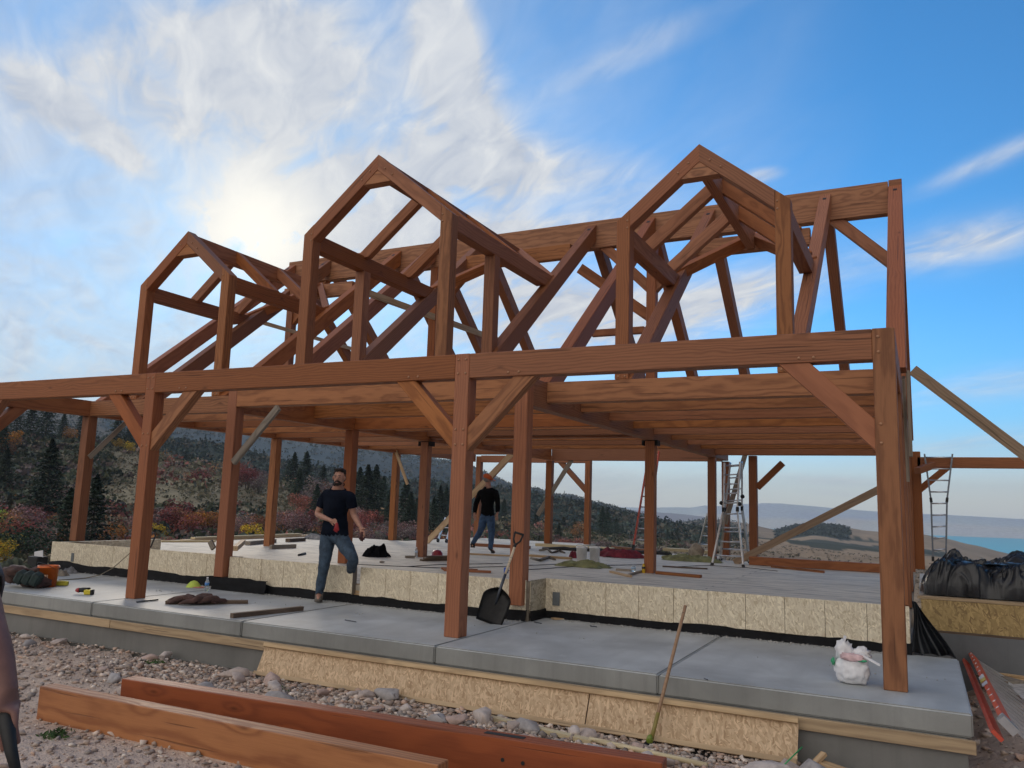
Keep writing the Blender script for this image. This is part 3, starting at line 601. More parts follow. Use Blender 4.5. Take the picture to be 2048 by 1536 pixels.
for (x,y,w,h,z) in ((-13.25,1.815,.07,.15,.19),(-3.95,2.098,.10,.17,.19)): addbox(bm,(x,y,z+.06),(w,.006,h))
mobj('metal_strap',bm,flat('grey_strap',(.18,.20,.21),.5,.5),rim)
# rubble line of crumbs of cast concrete against the membrane
m,Nn,b=newmat('deck_boards'); co=Nn.n('ShaderNodeTexCoord').outputs['Object']
bt=Nn.n('ShaderNodeTexBrick',{'Scale':1.0,'Mortar Size':.018,'Brick Width':7.3,'Row Height':.305,'Bias':.0,'Mortar Smooth':.1,'Color1':(.46,.43,.39,1),'Color2':(.60,.56,.49,1),'Mortar':(.10,.09,.08,1)}); bt.offset=.37
Nn.t.links.new(co,bt.inputs['Vector'])
gr=Nn.noise(Nn.map(co,scale=(1.5,26,1)),2.0,5,.6); st=Nn.noise(co,.9,6,.65)
pv=Nn.ramp(Nn.noise(Nn.map(co,scale=(.9,3,1),loc=(7,3,0)),1.3,4,.6),[(0,0),(.47,0),(.58,1)])
bc=Nn.mix(Nn.m('MULTIPLY',bt.outputs['Fac'],pv),Nn.mix(Nn.noise(Nn.map(co,scale=(.3,3.3,1)),1.0,3,.6),(.60,.54,.45),(.78,.71,.58)),(.13,.12,.11))
c=Nn.mix(Nn.m('MULTIPLY',gr,.35),bc,(.30,.27,.23)); c=Nn.mix(Nn.m('MULTIPLY',Nn.m('SUBTRACT',st,.5,clamp=True),2.4),c,(.34,.30,.24))
sg_=Nn.ramp(Nn.noise(Nn.map(co,scale=(.9,7,1)),1.2,3,.6),[(0,0),(.56,0),(.62,1)]); c=Nn.mix(Nn.m('MULTIPLY',sg_,.6),c,(.20,.18,.16))
Nn.t.links.new(c,b.inputs['Base Color']); b.inputs['Roughness'].default_value=.7
bp=Nn.n('ShaderNodeBump',{'Strength':.4,'Distance':.006,'Height':Nn.m('SUBTRACT',gr,bt.outputs['Fac'])}); Nn.t.links.new(bp.outputs[0],b.inputs['Normal'])
DECK=m
bm=bmesh.new()
addbox(bm,(-6.83,7.35,.12),(13.9,10.3,.24)); addbox(bm,(-6.78,1.97,.119),(5.0,.45,.236)); addbox(bm,(-6.84,13.3,.119),(5.1,1.56,.236)); addbox(bm,(-11.6,15.1,.09),(4.6,5.2,.20)); addbox(bm,(-15.3,8.35,.11),(3.05,8.3,.256)); addbox(bm,(-15.3,8.35,-.5),(2.9,8.1,.95))
tag(mobj('floor_deck',bm,DECK),'pale weathered board floor deck inside the timber frame','floor deck')
# right wing
rw=thing('wing_foundation','dark concrete wall topped by yellowish strand board at the right, under the black tarp','foundation wall',(.8,3.6,-.4))
bm=bmesh.new(); addbox(bm,(4.3,3.68,-.45),(8.0,.16,1.04)); mobj('wall',bm,concrete('wall_concrete_blue',(.14,.15,.16),.4,.8,True),rw)
bm=bmesh.new(); addbox(bm,(4.3,3.66,.275),(8.0,.05,.36)); mobj('rim_sheet',bm,OSBY,rw)
bm=bmesh.new(); addbeam(bm,(0,0,0),(8.0,0,0),.14,.035,bev=.003); mobj('sill_plank',bm,FORM,rw,Matrix.Translation((.26,3.70,.475)))
bm=bmesh.new(); addbeam(bm,(0,0,0),(8.0,0,0),.06,.035,bev=.003); mobj('ledger',bm,DARKLUM,rw,Matrix.Translation((.26,3.64,.079)))
bm=bmesh.new(); addbox(bm,(4.28,6.2,.43),(8.0,4.8,.05)); mobj('floor_sheet',bm,DECK,rw)
# ================================================================== TIMBER FRAME
S=.187
fr=thing('timber_frame','two storey reddish brown timber frame with three gabled dormers and open rafters','timber frame',(0,0,0))
def T(name,p0,p1,w,d,up=(0,0,1),mat=STAIN,parent=None,cuts=(),ch=.007,pocket=None,label=None):
    parent=parent or fr
    p0=Vector(p0);p1=Vector(p1);x=(p1-p0);L=x.length;x.normalize();z=Vector(up);z=(z-x*z.dot(x)).normalized();y=z.cross(x)
    M=Matrix(((x.x,y.x,z.x,p0.x),(x.y,y.y,z.y,p0.y),(x.z,y.z,z.z,p0.z),(0,0,0,1)))
    bm=bmesh.new(); addbox(bm,(L/2,0,0),(L,w,d),bev=ch)
    Mi=M.inverted()
    for co,no in cuts:      # world plane; the side the normal points to is cut away
        lc=Mi@Vector(co); ln=Mi.to_3x3()@Vector(no)
        g=bm.verts[:]+bm.edges[:]+bm.faces[:]
        r=bmesh.ops.bisect_plane(bm,geom=g,plane_co=lc,plane_no=ln,clear_outer=True)
        es=[e for e in r['geom_cut'] if isinstance(e,bmesh.types.BMEdge)]
        if es: bmesh.ops.contextual_create(bm,geom=es)
    mats=[mat]
    if pocket is not None:
        mats.append(RUBBER); addbox(bm,(pocket,0,d/2+.0015),(.085,.06,.005),mi=1)
    o=mobj(name,bm,mats,parent,M)
    if label: o['label']=label
    return o
def post(x,y,z0,z1,mat=STAIN,parent=None,name='post',**k): return T(name,(x+S/2,y+S/2,z0),(x+S/2,y+S/2,z1),S,S,up=(0,-1,0),mat=mat,parent=parent,**k)
def xbeam(name,x0,x1,y0,y1,z0,z1,mat=STAIN,parent=None,**k): return T(name,(x0,(y0+y1)/2,(z0+z1)/2),(x1,(y0+y1)/2,(z0+z1)/2),y1-y0,z1-z0,mat=mat,parent=parent,**k)
def ybeam(name,x0,x1,y0,y1,z0,z1,mat=STAIN,parent=None,**k): return T(name,((x0+x1)/2,y0,(z0+z1)/2),((x0+x1)/2,y1,(z0+z1)/2),x1-x0,z1-z0,mat=mat,parent=parent,**k)
PEGM=flat('wood_peg',(.42,.22,.12),.5)
def pegs(parent,pts,n=(0,-1,0)):
    for p in pts:
        bm=bmesh.new(); Mx=Vector(n).to_track_quat('Z','Y').to_matrix()
        addlathe(bm,[(.014,0),(.014,.004),(.009,.010),(.002,.012)],8,(0,0,0)); mobj('peg',bm,PEGM,parent,Matrix.Translation(p)@Mx.to_4x4())
BX=[-13.87,-9.5,-4.37,0.0]; ZT=3.138; ZB=2.853
fposts=[]
for i,x in enumerate(BX):
    p=post(x,0,0,ZT,mat=[STAIN,STAINR,STAINR,STAINB][i]); fposts.append(p)
    dx=[.045,.142]
    pegs(p,[(x+a,-.001,z) for a in dx for z in (2.91,3.07)] if i<3 else [(x+.05,-.001,2.92),(x+.05,-.001,3.06)])
    pegs(p,[(x+a,-.001,z) for a in dx for z in (2.10,2.27)] if i<3 else [(x+.05,-.001,2.10),(x+.05,-.001,2.27)])
for i in range(3):
    b_=xbeam('porch_beam',BX[i]+S,BX[i+1],.003,S-.003,ZB,ZT-.002,mat=STAIN)
    for px in ((BX[i]+S+.50,BX[i]+S+.63),(BX[i+1]-.63,BX[i+1]-.50)): pegs(b_,[(q,.002,ZB+.045) for q in px])
def brace(xj,zj,dx,y,leg=.82,w=.19,th=.14,mat=STAIN,lo=None,name='brace'):
    """45 degree brace below a beam (bottom zj) against a post face at xj, running towards dx=+1/-1"""
    o=leg-w*.7071/1.0*.5*1.414; c=leg-w*.7071
    p0=(xj,y,zj-c-.0); p1=(xj+dx*c,y,zj)
    e=.2; d=Vector((dx,0,1)).normalized()
    return T(name,Vector(p0)-d*e,Vector(p1)+d*e,th,w,up=(0,0,1),mat=mat,cuts=[((xj,y,zj),(-dx,0,0)),((xj,y,zj-.001),(0,0,1))])
def ybrace(yj,zj,dy,x,leg=.82,w=.19,th=.14,mat=STAIN,name='brace'):
    c=leg-w*.7071; d=Vector((0,dy,1)).normalized()
    return T(name,Vector((x,yj,zj-c))-d*.2,Vector((x,yj+dy*c,zj))+d*.2,th,w,mat=mat,cuts=[((x,yj,zj),(0,-dy,0)),((x,yj,zj-.001),(0,0,1))])
brace(BX[0]+S,ZB,1,S/2); 
for i in (1,2):
    brace(BX[i],ZB,-1,S/2-.0,mat=STAINB if i==2 else STAINR); brace(BX[i]+S,ZB,1,S/2,mat=STAINB)
brace(BX[3],ZB,-1,S/2,mat=STAINR,th=.15,w=.2)
ybrace(S,2.85,1,BX[0]+S/2); ybrace(S,2.85,1,BX[3]+S/2)
# wall line posts
YR=2.15; YM=1.55; HB=2.835; HT=3.12
post(BX[0],YR,.503,HB-.0); post(BX[3],YR,.503,HB)
post(BX[1],YM,.19,HT,mat=STAINR); post(BX[2],YM,.19,HT,mat=STAINR)
# eave headers
xbeam('header_beam',BX[0]+S,-9.42,YR,YR+S,HB,HT,mat=STAINB); xbeam('header_beam',BX[2]+S,BX[3],YR,YR+S,HB,HT,mat=STAINB)
xbeam('header_beam',BX[1]+S,BX[2],YM,YM+S,HB,HT,mat=STAINB)
# end beams and girders running back
for x in (BX[0],BX[3]): ybeam('end_beam',x,x+S,S,12.45,HB+.004,HT+.006)
for x in (BX[1],BX[2]): ybeam('girder',x,x+S,YM+S,13.93,2.745,HT-.003)
# joists
for y in [YR+1.25*k for k in range(1,8)]:
    for (x0,x1) in ((BX[0]+S,BX[1]),(BX[1]+S,BX[2]),(BX[2]+S,BX[3])): xbeam('joist',x0,x1,y,y+.14,HB+.015,HT-.005,mat=STAINB if int(y*4)%2 else STAIN)
# back headers
for (x0,x1) in ((BX[0]+S,BX[1]),(BX[2]+S,BX[3])): xbeam('header_beam',x0,x1,12.35,12.35+S,2.80,HT-.002)
xbeam('header_beam',BX[1]+S,BX[2],13.93,13.93+S,2.735,HT)
xbeam('header_beam',BX[1]+S,BX[2],YM+1.25*4.57,YM+1.25*4.57+S,HB-.03,HT-.003)
# interior and back posts
for x in BX: 
    post(x,7.2,.24,2.744 if x in BX[1:3] else HB,mat=STAINB if x==BX[0] else STAIN); post(x,12.35,.24,2.744 if x in BX[1:3] else HB,mat=STAINB if x==BX[0] else STAIN)
for x in BX[1:3]: post(x,13.95,.24,2.732)
post(BX[3],4.6,.24,HB); post(BX[1],4.55,.24,2.744,mat=STAINR)
xbeam('header_beam',BX[1]+S,BX[2],4.58,4.58+S,2.76,HT-.006)
# steel plates at the girder posts
PLATE=flat('black_steel_plate',(.012,.012,.012),.5,.6)
for x in BX[1:3]:
    bm=bmesh.new(); addbox(bm,(0,0,0),(S+.13,S+.01,.012)); addbox(bm,(-S/2-.04,0,-.05),(.045,S+.01,.09)); addbox(bm,(S/2+.04,0,-.05),(.045,S+.01,.09))
    mobj('steel_bracket',bm,PLATE,fr,Matrix.Translation((x+S/2,7.2+S/2,2.737)))
# back porch line
for x in (-13.68,-9.55): post(x,17.2,.17,3.05 if x<-10 else 3.35)
xbeam('back_porch_beam',-13.49,-9.55,17.2,17.2+S,2.84,3.08); brace(-9.55,2.84,-1,17.3,leg=1.0,w=.17); brace(-13.49,2.84,1,17.3,leg=1.0,w=.17)
ybeam('back_porch_beam',-13.87,-13.69,12.54,17.2,2.85,3.1)
post(-3.42,12.6,.24,2.8); T('brace',(-3.23,12.69,2.02),(-2.62,12.69,2.63),.14,.15)
xbeam('sill_beam',-3.2,-.12,11.35,11.5,.245,.43)
# right wing beam
xbeam('wing_beam',.30,6.5,12.5,12.5+S,2.54,2.775); 
T('brace',(.30,12.59,2.02),(.95,12.59,2.60),.14,.14); T('brace',(.30,12.0,2.44),(.62,12.5,2.60),.14,.14)
post(.0+S+.0,12.5,.3,2.9); 
# ---------------- roof
def rz(y): return 3.12+.82*(y-2.15)
YC=7.2; RT=rz(YC)
th=math.atan(.82); nrm=Vector((0,-math.sin(th),math.cos(th))); DR=.27
def rafter(x,y0=2.15,y1=7.08,w=.187,mat=STAIN,back=False,pk=True):
    s=-1 if back else 1; yy=lambda y: 2*YC-y if back else y
    n=Vector((0,-s*math.sin(th),math.cos(th))); off=n*(DR/2)
    p0=Vector((x+w/2,yy(y0-.4),rz(y0-.4)))-off; p1=Vector((x+w/2,yy(y1+.3),rz(y1+.3)))-off
    d=(p1-p0).length
    return T('rafter',p0,p1,w,DR,up=n,mat=mat,cuts=[((0,yy(y1),0),(0,s,0)),((0,0,3.125),(0,0,-1))],pocket=d-.62 if pk else None)
RX=[.035,-1.09,-3.165,-4.34,-5.585,-8.15,-9.44,-10.40,-12.46,-13.57]
for i,x in enumerate(RX):
    rafter(x,mat=STAIN if i%3 else STAINR,w=.215 if i==0 else .187); rafter(x,back=True,pk=False,mat=STAIN,w=.215 if i==0 else .187)
xbeam('ridge_beam',-13.62,.03,YC-.10,YC+.10,6.68,RT+.0,mat=STAINB,label='long amber brown ridge beam carrying the tops of the rafters')
T('ridge_beam',(.04,YC,6.98),(.25,YC,6.98),.20,.60,mat=STAIN)
for x in (.03,-4.34,-9.40,-13.60):
    p=post(x,YC-.09,3.12,6.68,name='king_post',mat=STAINR)
brace(-4.34,6.68,-1,YC+.02,leg=1.02,w=.2); brace(.03,6.68,-1,YC+.02,leg=1.0,w=.2); brace(-4.153,6.68,1,YC+.02,leg=1.02,w=.2); brace(-9.40,6.68,-1,YC+.02,leg=1.02); brace(-9.213,6.68,1,YC+.02,leg=1.02); brace(-13.41,6.68,1,YC+.02,leg=1.02)
T('brace',(-4.34,YC+.3,5.22),(-5.9,YC+.3,6.40),.14,.22)
# dormers
def dormer(xc,hw,y0,eave,pl_top,com,label):
    pk=eave+hw*.82; vt=.245
    g=bmesh.new()
    def side(s):
        A=[(xc+s*(hw-S),eave+S*.82),(xc,pk),(xc,pk-vt),(xc+s*(hw-S),eave+S*.82-vt)]
        vs_=[[g.verts.new((px,y,pz)) for px,pz in A] for y in (y0,y0+S)]
        fs=[vs_[0][::-1],vs_[1]]+[(vs_[0][i],vs_[0][(i+1)%4],vs_[1][(i+1)%4],vs_[1][i]) for i in range(4)]
        for f in fs: g.faces.new(f)
    # dormer part = ridge beam of the dormer; its gable rafters, posts and so on hang under it
    rt=pk-.055; rb=rt-.28; yend=2.15+(rt-3.12)/.82
    D_=T('dormer',(xc,y0+S,(rt+rb)/2),(xc,yend+.6,(rt+rb)/2),.14,.28,mat=STAIN,cuts=[((0,2.15,3.12),(0,math.sin(th),-math.cos(th)))] if False else [((0,yend,0),(0,1,0))],label=label)
    for s in (-1,1):
        gl=g=bmesh.new()
        a=math.atan(.82)
        d=Vector((-s*math.cos(a),0,math.sin(a))); n=Vector((s*math.sin(a),0,math.cos(a)))
        inn=Vector((xc+s*(hw-S),y0+S/2,eave+S*.82)); apex=Vector((xc,y0+S/2,pk)); dd=.19
        T('gable_rafter',inn-n*dd/2-d*.3,apex-n*dd/2+d*.3,S-.004*(s>0),dd,up=n,mat=STAINR if s<0 else STAIN,parent=D_,cuts=[((xc+s*(hw-S-.001),0,0),(s,0,0)),((xc-s*.0,0,0),(-s,0,0))])
        px=xc+s*hw-(S if s>0 else 0)
        pp=T('dormer_post',(px+S/2,y0+S/2,3.122),(px+S/2,y0+S/2,eave+.4),S,S,up=(0,-1,0),mat=STAIN if s<0 else STAINB,parent=D_,cuts=[((xc+s*hw,0,eave),(s*math.sin(a),0,math.cos(a)))])
        pegs(pp,[(px+S/2-s*.06,y0-.001,eave+.0),(px+S/2-s*.06,y0-.001,eave-.10)])
        pegs(pp,[(px+.05,y0-.001,3.16),(px+.14,y0-.001,3.16)])
        ye=2.15+(pl_top-3.12)/.82+.25
        T('dormer_plate',(px+S/2,y0+S,pl_top-.125),(px+S/2,ye,pl_top-.125),S-.004,.25,mat=STAIN,parent=D_,cuts=[((0,2.15,3.122),(0,math.sin(th),-math.cos(th)))])
        for yc in com:
            # common rafter from the plate up to the dormer ridge
            q=Vector((px+S/2,yc,pl_top+.0)); 
            zb=eave+ (hw-abs(px+S/2-xc))*.82
            T('dormer_rafter',Vector((xc+s*hw,yc,eave))-n*.09-d*.0,Vector((xc,yc,pk))-n*.09+d*.1,.125,.18,up=n,mat=STAIN,parent=D_,cuts=[((xc+s*.071,0,0),(-s,0,0)),((0,0,pl_top-.03),(0,0,-1))])
        # valley rafter on the main roof plane
        yv=2.15+(eave-3.12)/.82; P0=Vector((xc+s*hw*.98,yv,eave)); P1=Vector((xc,2.15+(pk-.06-3.12)/.82,pk-.06))
        T('valley_rafter',P0-nrm*.06,P1-nrm*.06,.13,.19,up=nrm,mat=STAIN,parent=D_)
    gz=pk-.45; hwg=.245
    g=bmesh.new(); A=[(-hwg,0),(hwg,0),(hwg,.014),(.0,.20+.006),(-hwg,.014)]; 
    A=[(-hwg,0),(hwg,0),(0,.203)]
    v0=[g.verts.new((a,-.085,b)) for a,b in A]; v1=[g.verts.new((a,.085,b)) for a,b in A]
    g.faces.new(v0); g.faces.new(v1[::-1])
    for i in range(3): g.faces.new((v0[i],v1[i],v1[(i+1)%3],v0[(i+1)%3]))
    mobj('gusset',g,STAINB,D_,Matrix.Translation((xc,y0+S/2,gz)))
    pegs(D_,[(xc+q*1.0,y0-.001,pk-.13-abs(q)*.82) for q in (-.28,-.14,.14,.28)])
    # header between the roof rafters carrying the dormer ridge
    hz=rt-.0; yh=2.15+(rt-3.12)/.82-.02
    T('dormer_header',(xc-hw+.17,yh,hz-.17),(xc+hw-.17,yh,hz-.17),.14,.29,mat=STAINB,parent=D_)
    return D_
dormer(-2.085,1.125,YR,5.285,5.21,(3.29,4.45),'right dormer with its gable rising above the ridge beam end')
DM=dormer(-6.815,1.352,YM,5.52,5.55,(2.9,4.2),'tall middle dormer set forward of the other two')
dormer(-11.485,1.135,YR,5.275,5.27,(3.35,4.48),'left dormer, smallest in view, in front of the bright cloud')
for px in (-6.815-1.352,-6.815+1.352-S):
    T('dormer_post',(px+S/2,2.975,3.12),(px+S/2,2.975,5.30),S,S,up=(0,-1,0),parent=DM)
xbeam('roof_tie',-6.59,-5.28,9.95,10.1,5.48,5.64); xbeam('roof_tie',-3.45,-2.7,9.62,9.75,4.98,5.10)
# temporary boards
def board(p0,p1,w=.038,d=.14,up=(0,0,1),mat=OLDLUM,label=None): return T('stay_board',p0,p1,w,d,up=up,mat=mat,label=label,ch=.002)
board((-13.35,4.0,5.47),(-13.35,10.5,5.47),d=.09,mat=LUMBER); board((-9.24,4.55,5.46),(-9.24,10.3,5.60),d=.14,mat=LUMBER)
board((-13.66,2.23,2.06),(-13.66,2.95,2.80),d=.09,up=(0,-1,1)); board((-9.24,1.52,1.95),(-8.40,1.52,2.80),d=.10,w=.06,label='grey stay board on the second deck post from the left')
board((.30,7.15,3.90),(2.35,7.15,2.00),d=.18,mat=STAYL,label='long weathered stay plank running down to the right from the frame corner')
board((-3.55,11.45,.26),(-.25,11.45,2.12),d=.16,mat=STAYL,label='long stay plank rising from the deck to the right corner post')
board((-12.3,12.0,.25),(-9.6,12.0,2.85),d=.16,mat=LUMBER,label='yellowish stay plank behind the man in the orange cap')
board((-9.75,14.0,1.12),(-8.35,14.0,3.30),d=.13,mat=OLDLUM); board((-13.75,12.3,2.95),(-13.2,12.25,1.90),d=.09,mat=LUMBER)
board((.215,2.5,3.06),(.215,3.1,1.9),d=.12,up=(0,1,0),mat=OLDLUM); board((.26,2.6,3.15),(.26,2.6,2.15),d=.14,up=(0,1,0),mat=OLDLUM)
board((-3.574,13.200,2.982),(-4.127,13.200,1.102),d=.12,mat=OLDLUM)
# ================================================================== LOOSE THINGS
def solo(name,bm,mats,label,cat,group=None,M=None,smooth=False):
    return tag(mobj(name,bm,mats,None,M,smooth),label,cat,group)
def V3(t): return Vector(t)
# ---- two big timbers on stickers in the foreground
def bigtimber(name,p0,p1,w,d,mat,label,mort=None):
    p0=V3(p0);p1=V3(p1); t=thing(name,label,'timber',tuple(p0-Vector((0,0,d)))); x=(p1-p0); L=x.length; x.normalize(); y=Vector((0,0,1)).cross(x)
    M=Matrix(((x.x,y.x,0,p0.x),(x.y,y.y,0,p0.y),(x.z,y.z,1,p0.z-d/2),(0,0,0,1)))
    bm=bmesh.new(); addbox(bm,(L/2,0,0),(L,w,d),bev=.006); mobj('body',bm,mat,t,M)
    if mort:
        bm=bmesh.new(); addbox(bm,(mort,.0,d/2+.001),(.30,.055,.003)); addlathe(bm,[(.014,0),(.014,.003)],10,(mort+.02,-w/2-.0,-.0),M=Matrix.Rotation(R(90),3,'X')); addlathe(bm,[(.014,0),(.014,.003)],10,(mort+.17,-w/2-.0,-.0),M=Matrix.Rotation(R(90),3,'X')); mobj('mortise',bm,RUBBER,t,M)
    return t
NEAR=wood('stained_timber_fresh',(.52,.22,.08),(.25,.08,.028),.5,22,coarse=1.1,rc=.48,varobj=0)
FARM=wood('stained_timber_deep_red',(.38,.115,.05),(.19,.05,.022),.5,22,rc=.4,varobj=0)
bigtimber('stained_timber',(-6.14,-3.33,-.13),(-2.37,-3.26,-.14),.135,.275,NEAR,'amber brown stained timber with swirling grain lying nearest in the foreground')
bigtimber('stained_timber',(-5.86,-2.78,-.13),(-1.20,-2.44,-.15),.15,.28,FARM,'deep red stained timber with a mortise slot lying behind the amber one',mort=3.55)
for i,(a,b,lab,mt) in enumerate([((-5.963,-4.210,-0.440),(-5.318,-3.325,-0.440),'long framing stud on the gravel under the left end of the amber timber',LUMBER),((-4.55,-3.6,-.43),(-4.5,-2.4,-.43),'dark block carrying the middle of the two foreground timbers',DARKLUM),((-2.0,-3.5,-.43),(-1.9,-2.3,-.43),'short stud under the right end of the two foreground timbers',LUMBER)]):
    bm=bmesh.new(); L=(V3(b)-V3(a)).length; addbeam(bm,(0,0,0),(L,0,0),.089,.05,bev=.003); x=(V3(b)-V3(a)).normalized(); y=Vector((0,0,1)).cross(x); z=x.cross(y)
    solo('stud',bm,mt,lab,'board',M=Matrix(((x.x,y.x,z.x,a[0]),(x.y,y.y,z.y,a[1]),(x.z,y.z,z.z,a[2]),(0,0,0,1))))
def plank(name,a,b,w,h,mat,label,cat='board',group=None,bev=.002,roll=0):
    a=V3(a);b=V3(b);x=(b-a);L=x.length;x.normalize();y=Vector((0,0,1)).cross(x).normalized();z=x.cross(y)
    bm=bmesh.new(); addbox(bm,(L/2,0,h/2),(L,w,h),bev=bev)
    return solo(name,bm,mat,label,cat,group,M=Matrix(((x.x,y.x,z.x,a.x),(x.y,y.y,z.y,a.y),(x.z,y.z,z.z,a.z),(0,0,0,1)))@Matrix.Rotation(roll,4,'X'))
PALE=wood('pale_split_wood',(.66,.56,.36),(.42,.33,.18),.8,30)
plank('board',(-3.343,-0.949,-0.500),(-2.185,-1.151,-0.500),.07,.035,PALE,'pale splintered board lying along the rocks behind the deep red timber')
bm=bmesh.new(); addtube(bm,[(-2.216,-1.130,-0.470),(-1.193,-1.289,-0.470)],[.021,.021],10); solo('wooden_pole',bm,PALE,'round pale pole lying on the rocks below the form panel','pole')
bm=bmesh.new(); addtube(bm,[(-0.696,-1.100,-0.469),(-0.558,-0.850,-0.342)],.006,6); solo('green_stake',bm,flat('green_plastic',(.05,.35,.12),.4),'thin green stake sticking out of the rocks at the lower right','stake')
plank('board',(-0.445,-0.708,-0.500),(-0.143,-0.898,-0.500),.09,.04,LUMBER,'short stub of lumber at the bottom edge below the porch post')
plank('board',(-0.491,-0.795,-0.500),(-0.409,-0.677,-0.420),.05,.03,LUMBER,'small upright offcut at the bottom edge beside the green stake')
# ---- leaning pole with wet mop head
t=thing('mop','wooden pole leaning on the slab edge with a green and black foot','mop',(-1.762,-0.942,-0.500))
bm=bmesh.new(); b0=V3((-1.778,-0.860,-0.514)); b1=V3((-1.596,-0.400,0.603)); addtube(bm,[b0,b0.lerp(b1,.3),b1],[.016,.016,.015],10); mobj('handle',bm,wood('pole_wood',(.42,.26,.15),(.30,.17,.09),.5,30,False),t)
bm=bmesh.new(); addtube(bm,[b0,b0.lerp(b1,.22)],[.0175,.0172],10); mobj('grip_tape',bm,flat('yellow_tape',(.25,.20,.05),.5),t)
bm=bmesh.new(); addblob(bm,b0+Vector((-.01,0,.0)),(.045,.04,.04),2,.3,4,3,0); addblob(bm,b0+Vector((.0,-.005,.045)),(.03,.03,.045),2,.2,4,5,1); mobj('foot',bm,[BLACKP,flat('acid_green',(.16,.22,.03),.35)],t)
# ---- scoop shovel
t=thing('scoop_shovel','black scoop shovel with pale wooden handle leaning on a timber post','shovel',(-4.453,1.206,0.000))
A=V3((-4.421,1.145,0.004)); B=V3((-4.204,1.500,1.119)); ax=(B-A).normalized(); fr_=Vector((.25,-1,0)); fr_=(fr_-ax*fr_.dot(ax)).normalized(); sd_=ax.cross(fr_)
if sd_.x<0: sd_=-sd_
def SP(u,v,w=0): return A+ax*u+sd_*v+fr_*w
bm=bmesh.new(); nU,nV=12,11; g=[]
for i in range(nU):
    u=i/(nU-1)*.44; hw=.165+.02*math.sin(min(1,u/.3)*1.5); hw=hw*(1-max(0,(u-.30)/.14)**2.2*.86)
    row=[]
    for j in range(nV):
        s=j/(nV-1)*2-1; depth=-.035*(1-abs(s)**2.4)+(.012*abs(math.sin(s*7.5)) if u<.33 else 0)+ .05*max(0,(u-.3)/.14)*(abs(s)**2)
        row.append(bm.verts.new(SP(u,s*hw,depth+.03)))
    g.append(row)
for i in range(nU-1):
    for j in range(nV-1): f=bm.faces.new((g[i][j],g[i][j+1],g[i+1][j+1],g[i+1][j])); f.smooth=True
bmesh.ops.solidify(bm,geom=bm.faces[:],thickness=.006)
mobj('blade',bm,flat('black_scoop_plastic',(.018,.018,.019),.32,var=.3,sc=20,bump=.2),t)
bm=bmesh.new(); addtube(bm,[SP(.24,0,0.0),SP(.40,0,.03),SP(.62,0,.03)],[.012,.02,.019],10); mobj('socket',bm,STEELD,t)
bm=bmesh.new(); addtube(bm,[SP(.60,0,.03),SP(.99,0,.03)],[.0165,.0165],10); mobj('handle',bm,wood('ash_handle',(.66,.56,.42),(.52,.42,.30),.5,30,False),t)
bm=bmesh.new(); addtube(bm,[SP(.97,0,.03),SP(1.02,0,.03)],.019,8); addtube(bm,[SP(1.0,0,.03),SP(1.06,.045,.03),SP(1.15,.055,.03)],.012,8); addtube(bm,[SP(1.0,0,.03),SP(1.06,-.045,.03),SP(1.15,-.055,.03)],.012,8); addtube(bm,[SP(1.15,-.062,.03),SP(1.15,.062,.03)],.014,8); mobj('d_grip',bm,RUBBER,t)
# ---- plastic shopping bag
def cloth_heap(name,c,sz,amp,mats,label,cat,seed,n=44,mi=None,parent=None,group=None,flatz=0.0,sharp=1.0,rz=0.0):
    """draped crumpled cloth: a dome height field with sharp folds"""
    bm=bmesh.new(); g=[]
    for i in range(n):
        row=[]
        for j in range(n):
            u=i/(n-1)*2-1; v=j/(n-1)*2-1; rr_=max(abs(u),abs(v)) if False else math.hypot(u,v)
            s=Vector((u*2.2+seed,v*2.2,seed*.7)); f1=noise.noise(s); f2=1-abs(noise.noise(s*2.3))*2; f3=1-abs(noise.noise(s*5.1))*2
            edge=1+.22*noise.noise(Vector((math.atan2(v,u)*1.5,seed,2)))*2; q=rr_/edge/1.0
            h=max(0,1-q**2.6)*(0.55+.5*f1+amp*(.32*f2+.16*f3)*sharp)
            k=1 if q<1 else 1/q
            row.append(bm.verts.new((u*k*sz[0]*(1+.06*f2),v*k*sz[1]*(1+.06*f3),max(0.002,h*sz[2]))))
        g.append(row)
    for i in range(n-1):
        for j in range(n-1):
            f=bm.faces.new((g[i][j],g[i+1][j],g[i+1][j+1],g[i][j+1])); f.smooth=sharp<1.2
            if mi: f.material_index=mi(i/(n-1)*2-1,j/(n-1)*2-1)
    M=Matrix.Translation(c)@Matrix.Rotation(rz,4,'Z')
    o=mobj(name,bm,mats,parent,M)
    if parent is None: tag(o,label,cat,group)
    return o
WP=flat('white_plastic',(.78,.78,.80),.4,var=.06,bump=.2); t=thing('shopping_bag','crumpled white plastic shopping bag with pink and green print beside the right porch post','bag',(-.24,.12,0))
bm=bmesh.new(); addblob(bm,(0,0,.12),(.145,.11,.135),4,.10,3.2,5,0,flat=.004); addblob(bm,(-.06,0,.26),(.07,.05,.10),3,.3,4,9,0); addblob(bm,(.07,.02,.25),(.08,.06,.06),3,.3,4,12,0)
mobj('bag_body',bm,WP,t,Matrix.Translation((-.25,.12,0)))
bm=bmesh.new(); addbeam(bm,(-.33,.11,.29),(-.30,.12,.40),.05,.012); addbeam(bm,(-.19,.06,.27),(-.02,.0,.20),.012,.018); mobj('handle',bm,WP,t)
bm=bmesh.new(); addblob(bm,(-.24,.035,.235),(.09,.03,.035),3,.3,5,2,0); addblob(bm,(-.405,.09,.18),(.016,.04,.035),2,.3,5,3,1); addblob(bm,(-.17,.03,.215),(.05,.012,.012),2,.3,5,4,1); mobj('print',bm,[flat('pink_print',(.74,.52,.53),.45,var=.2),flat('green_print',(.06,.42,.20),.45)],t)
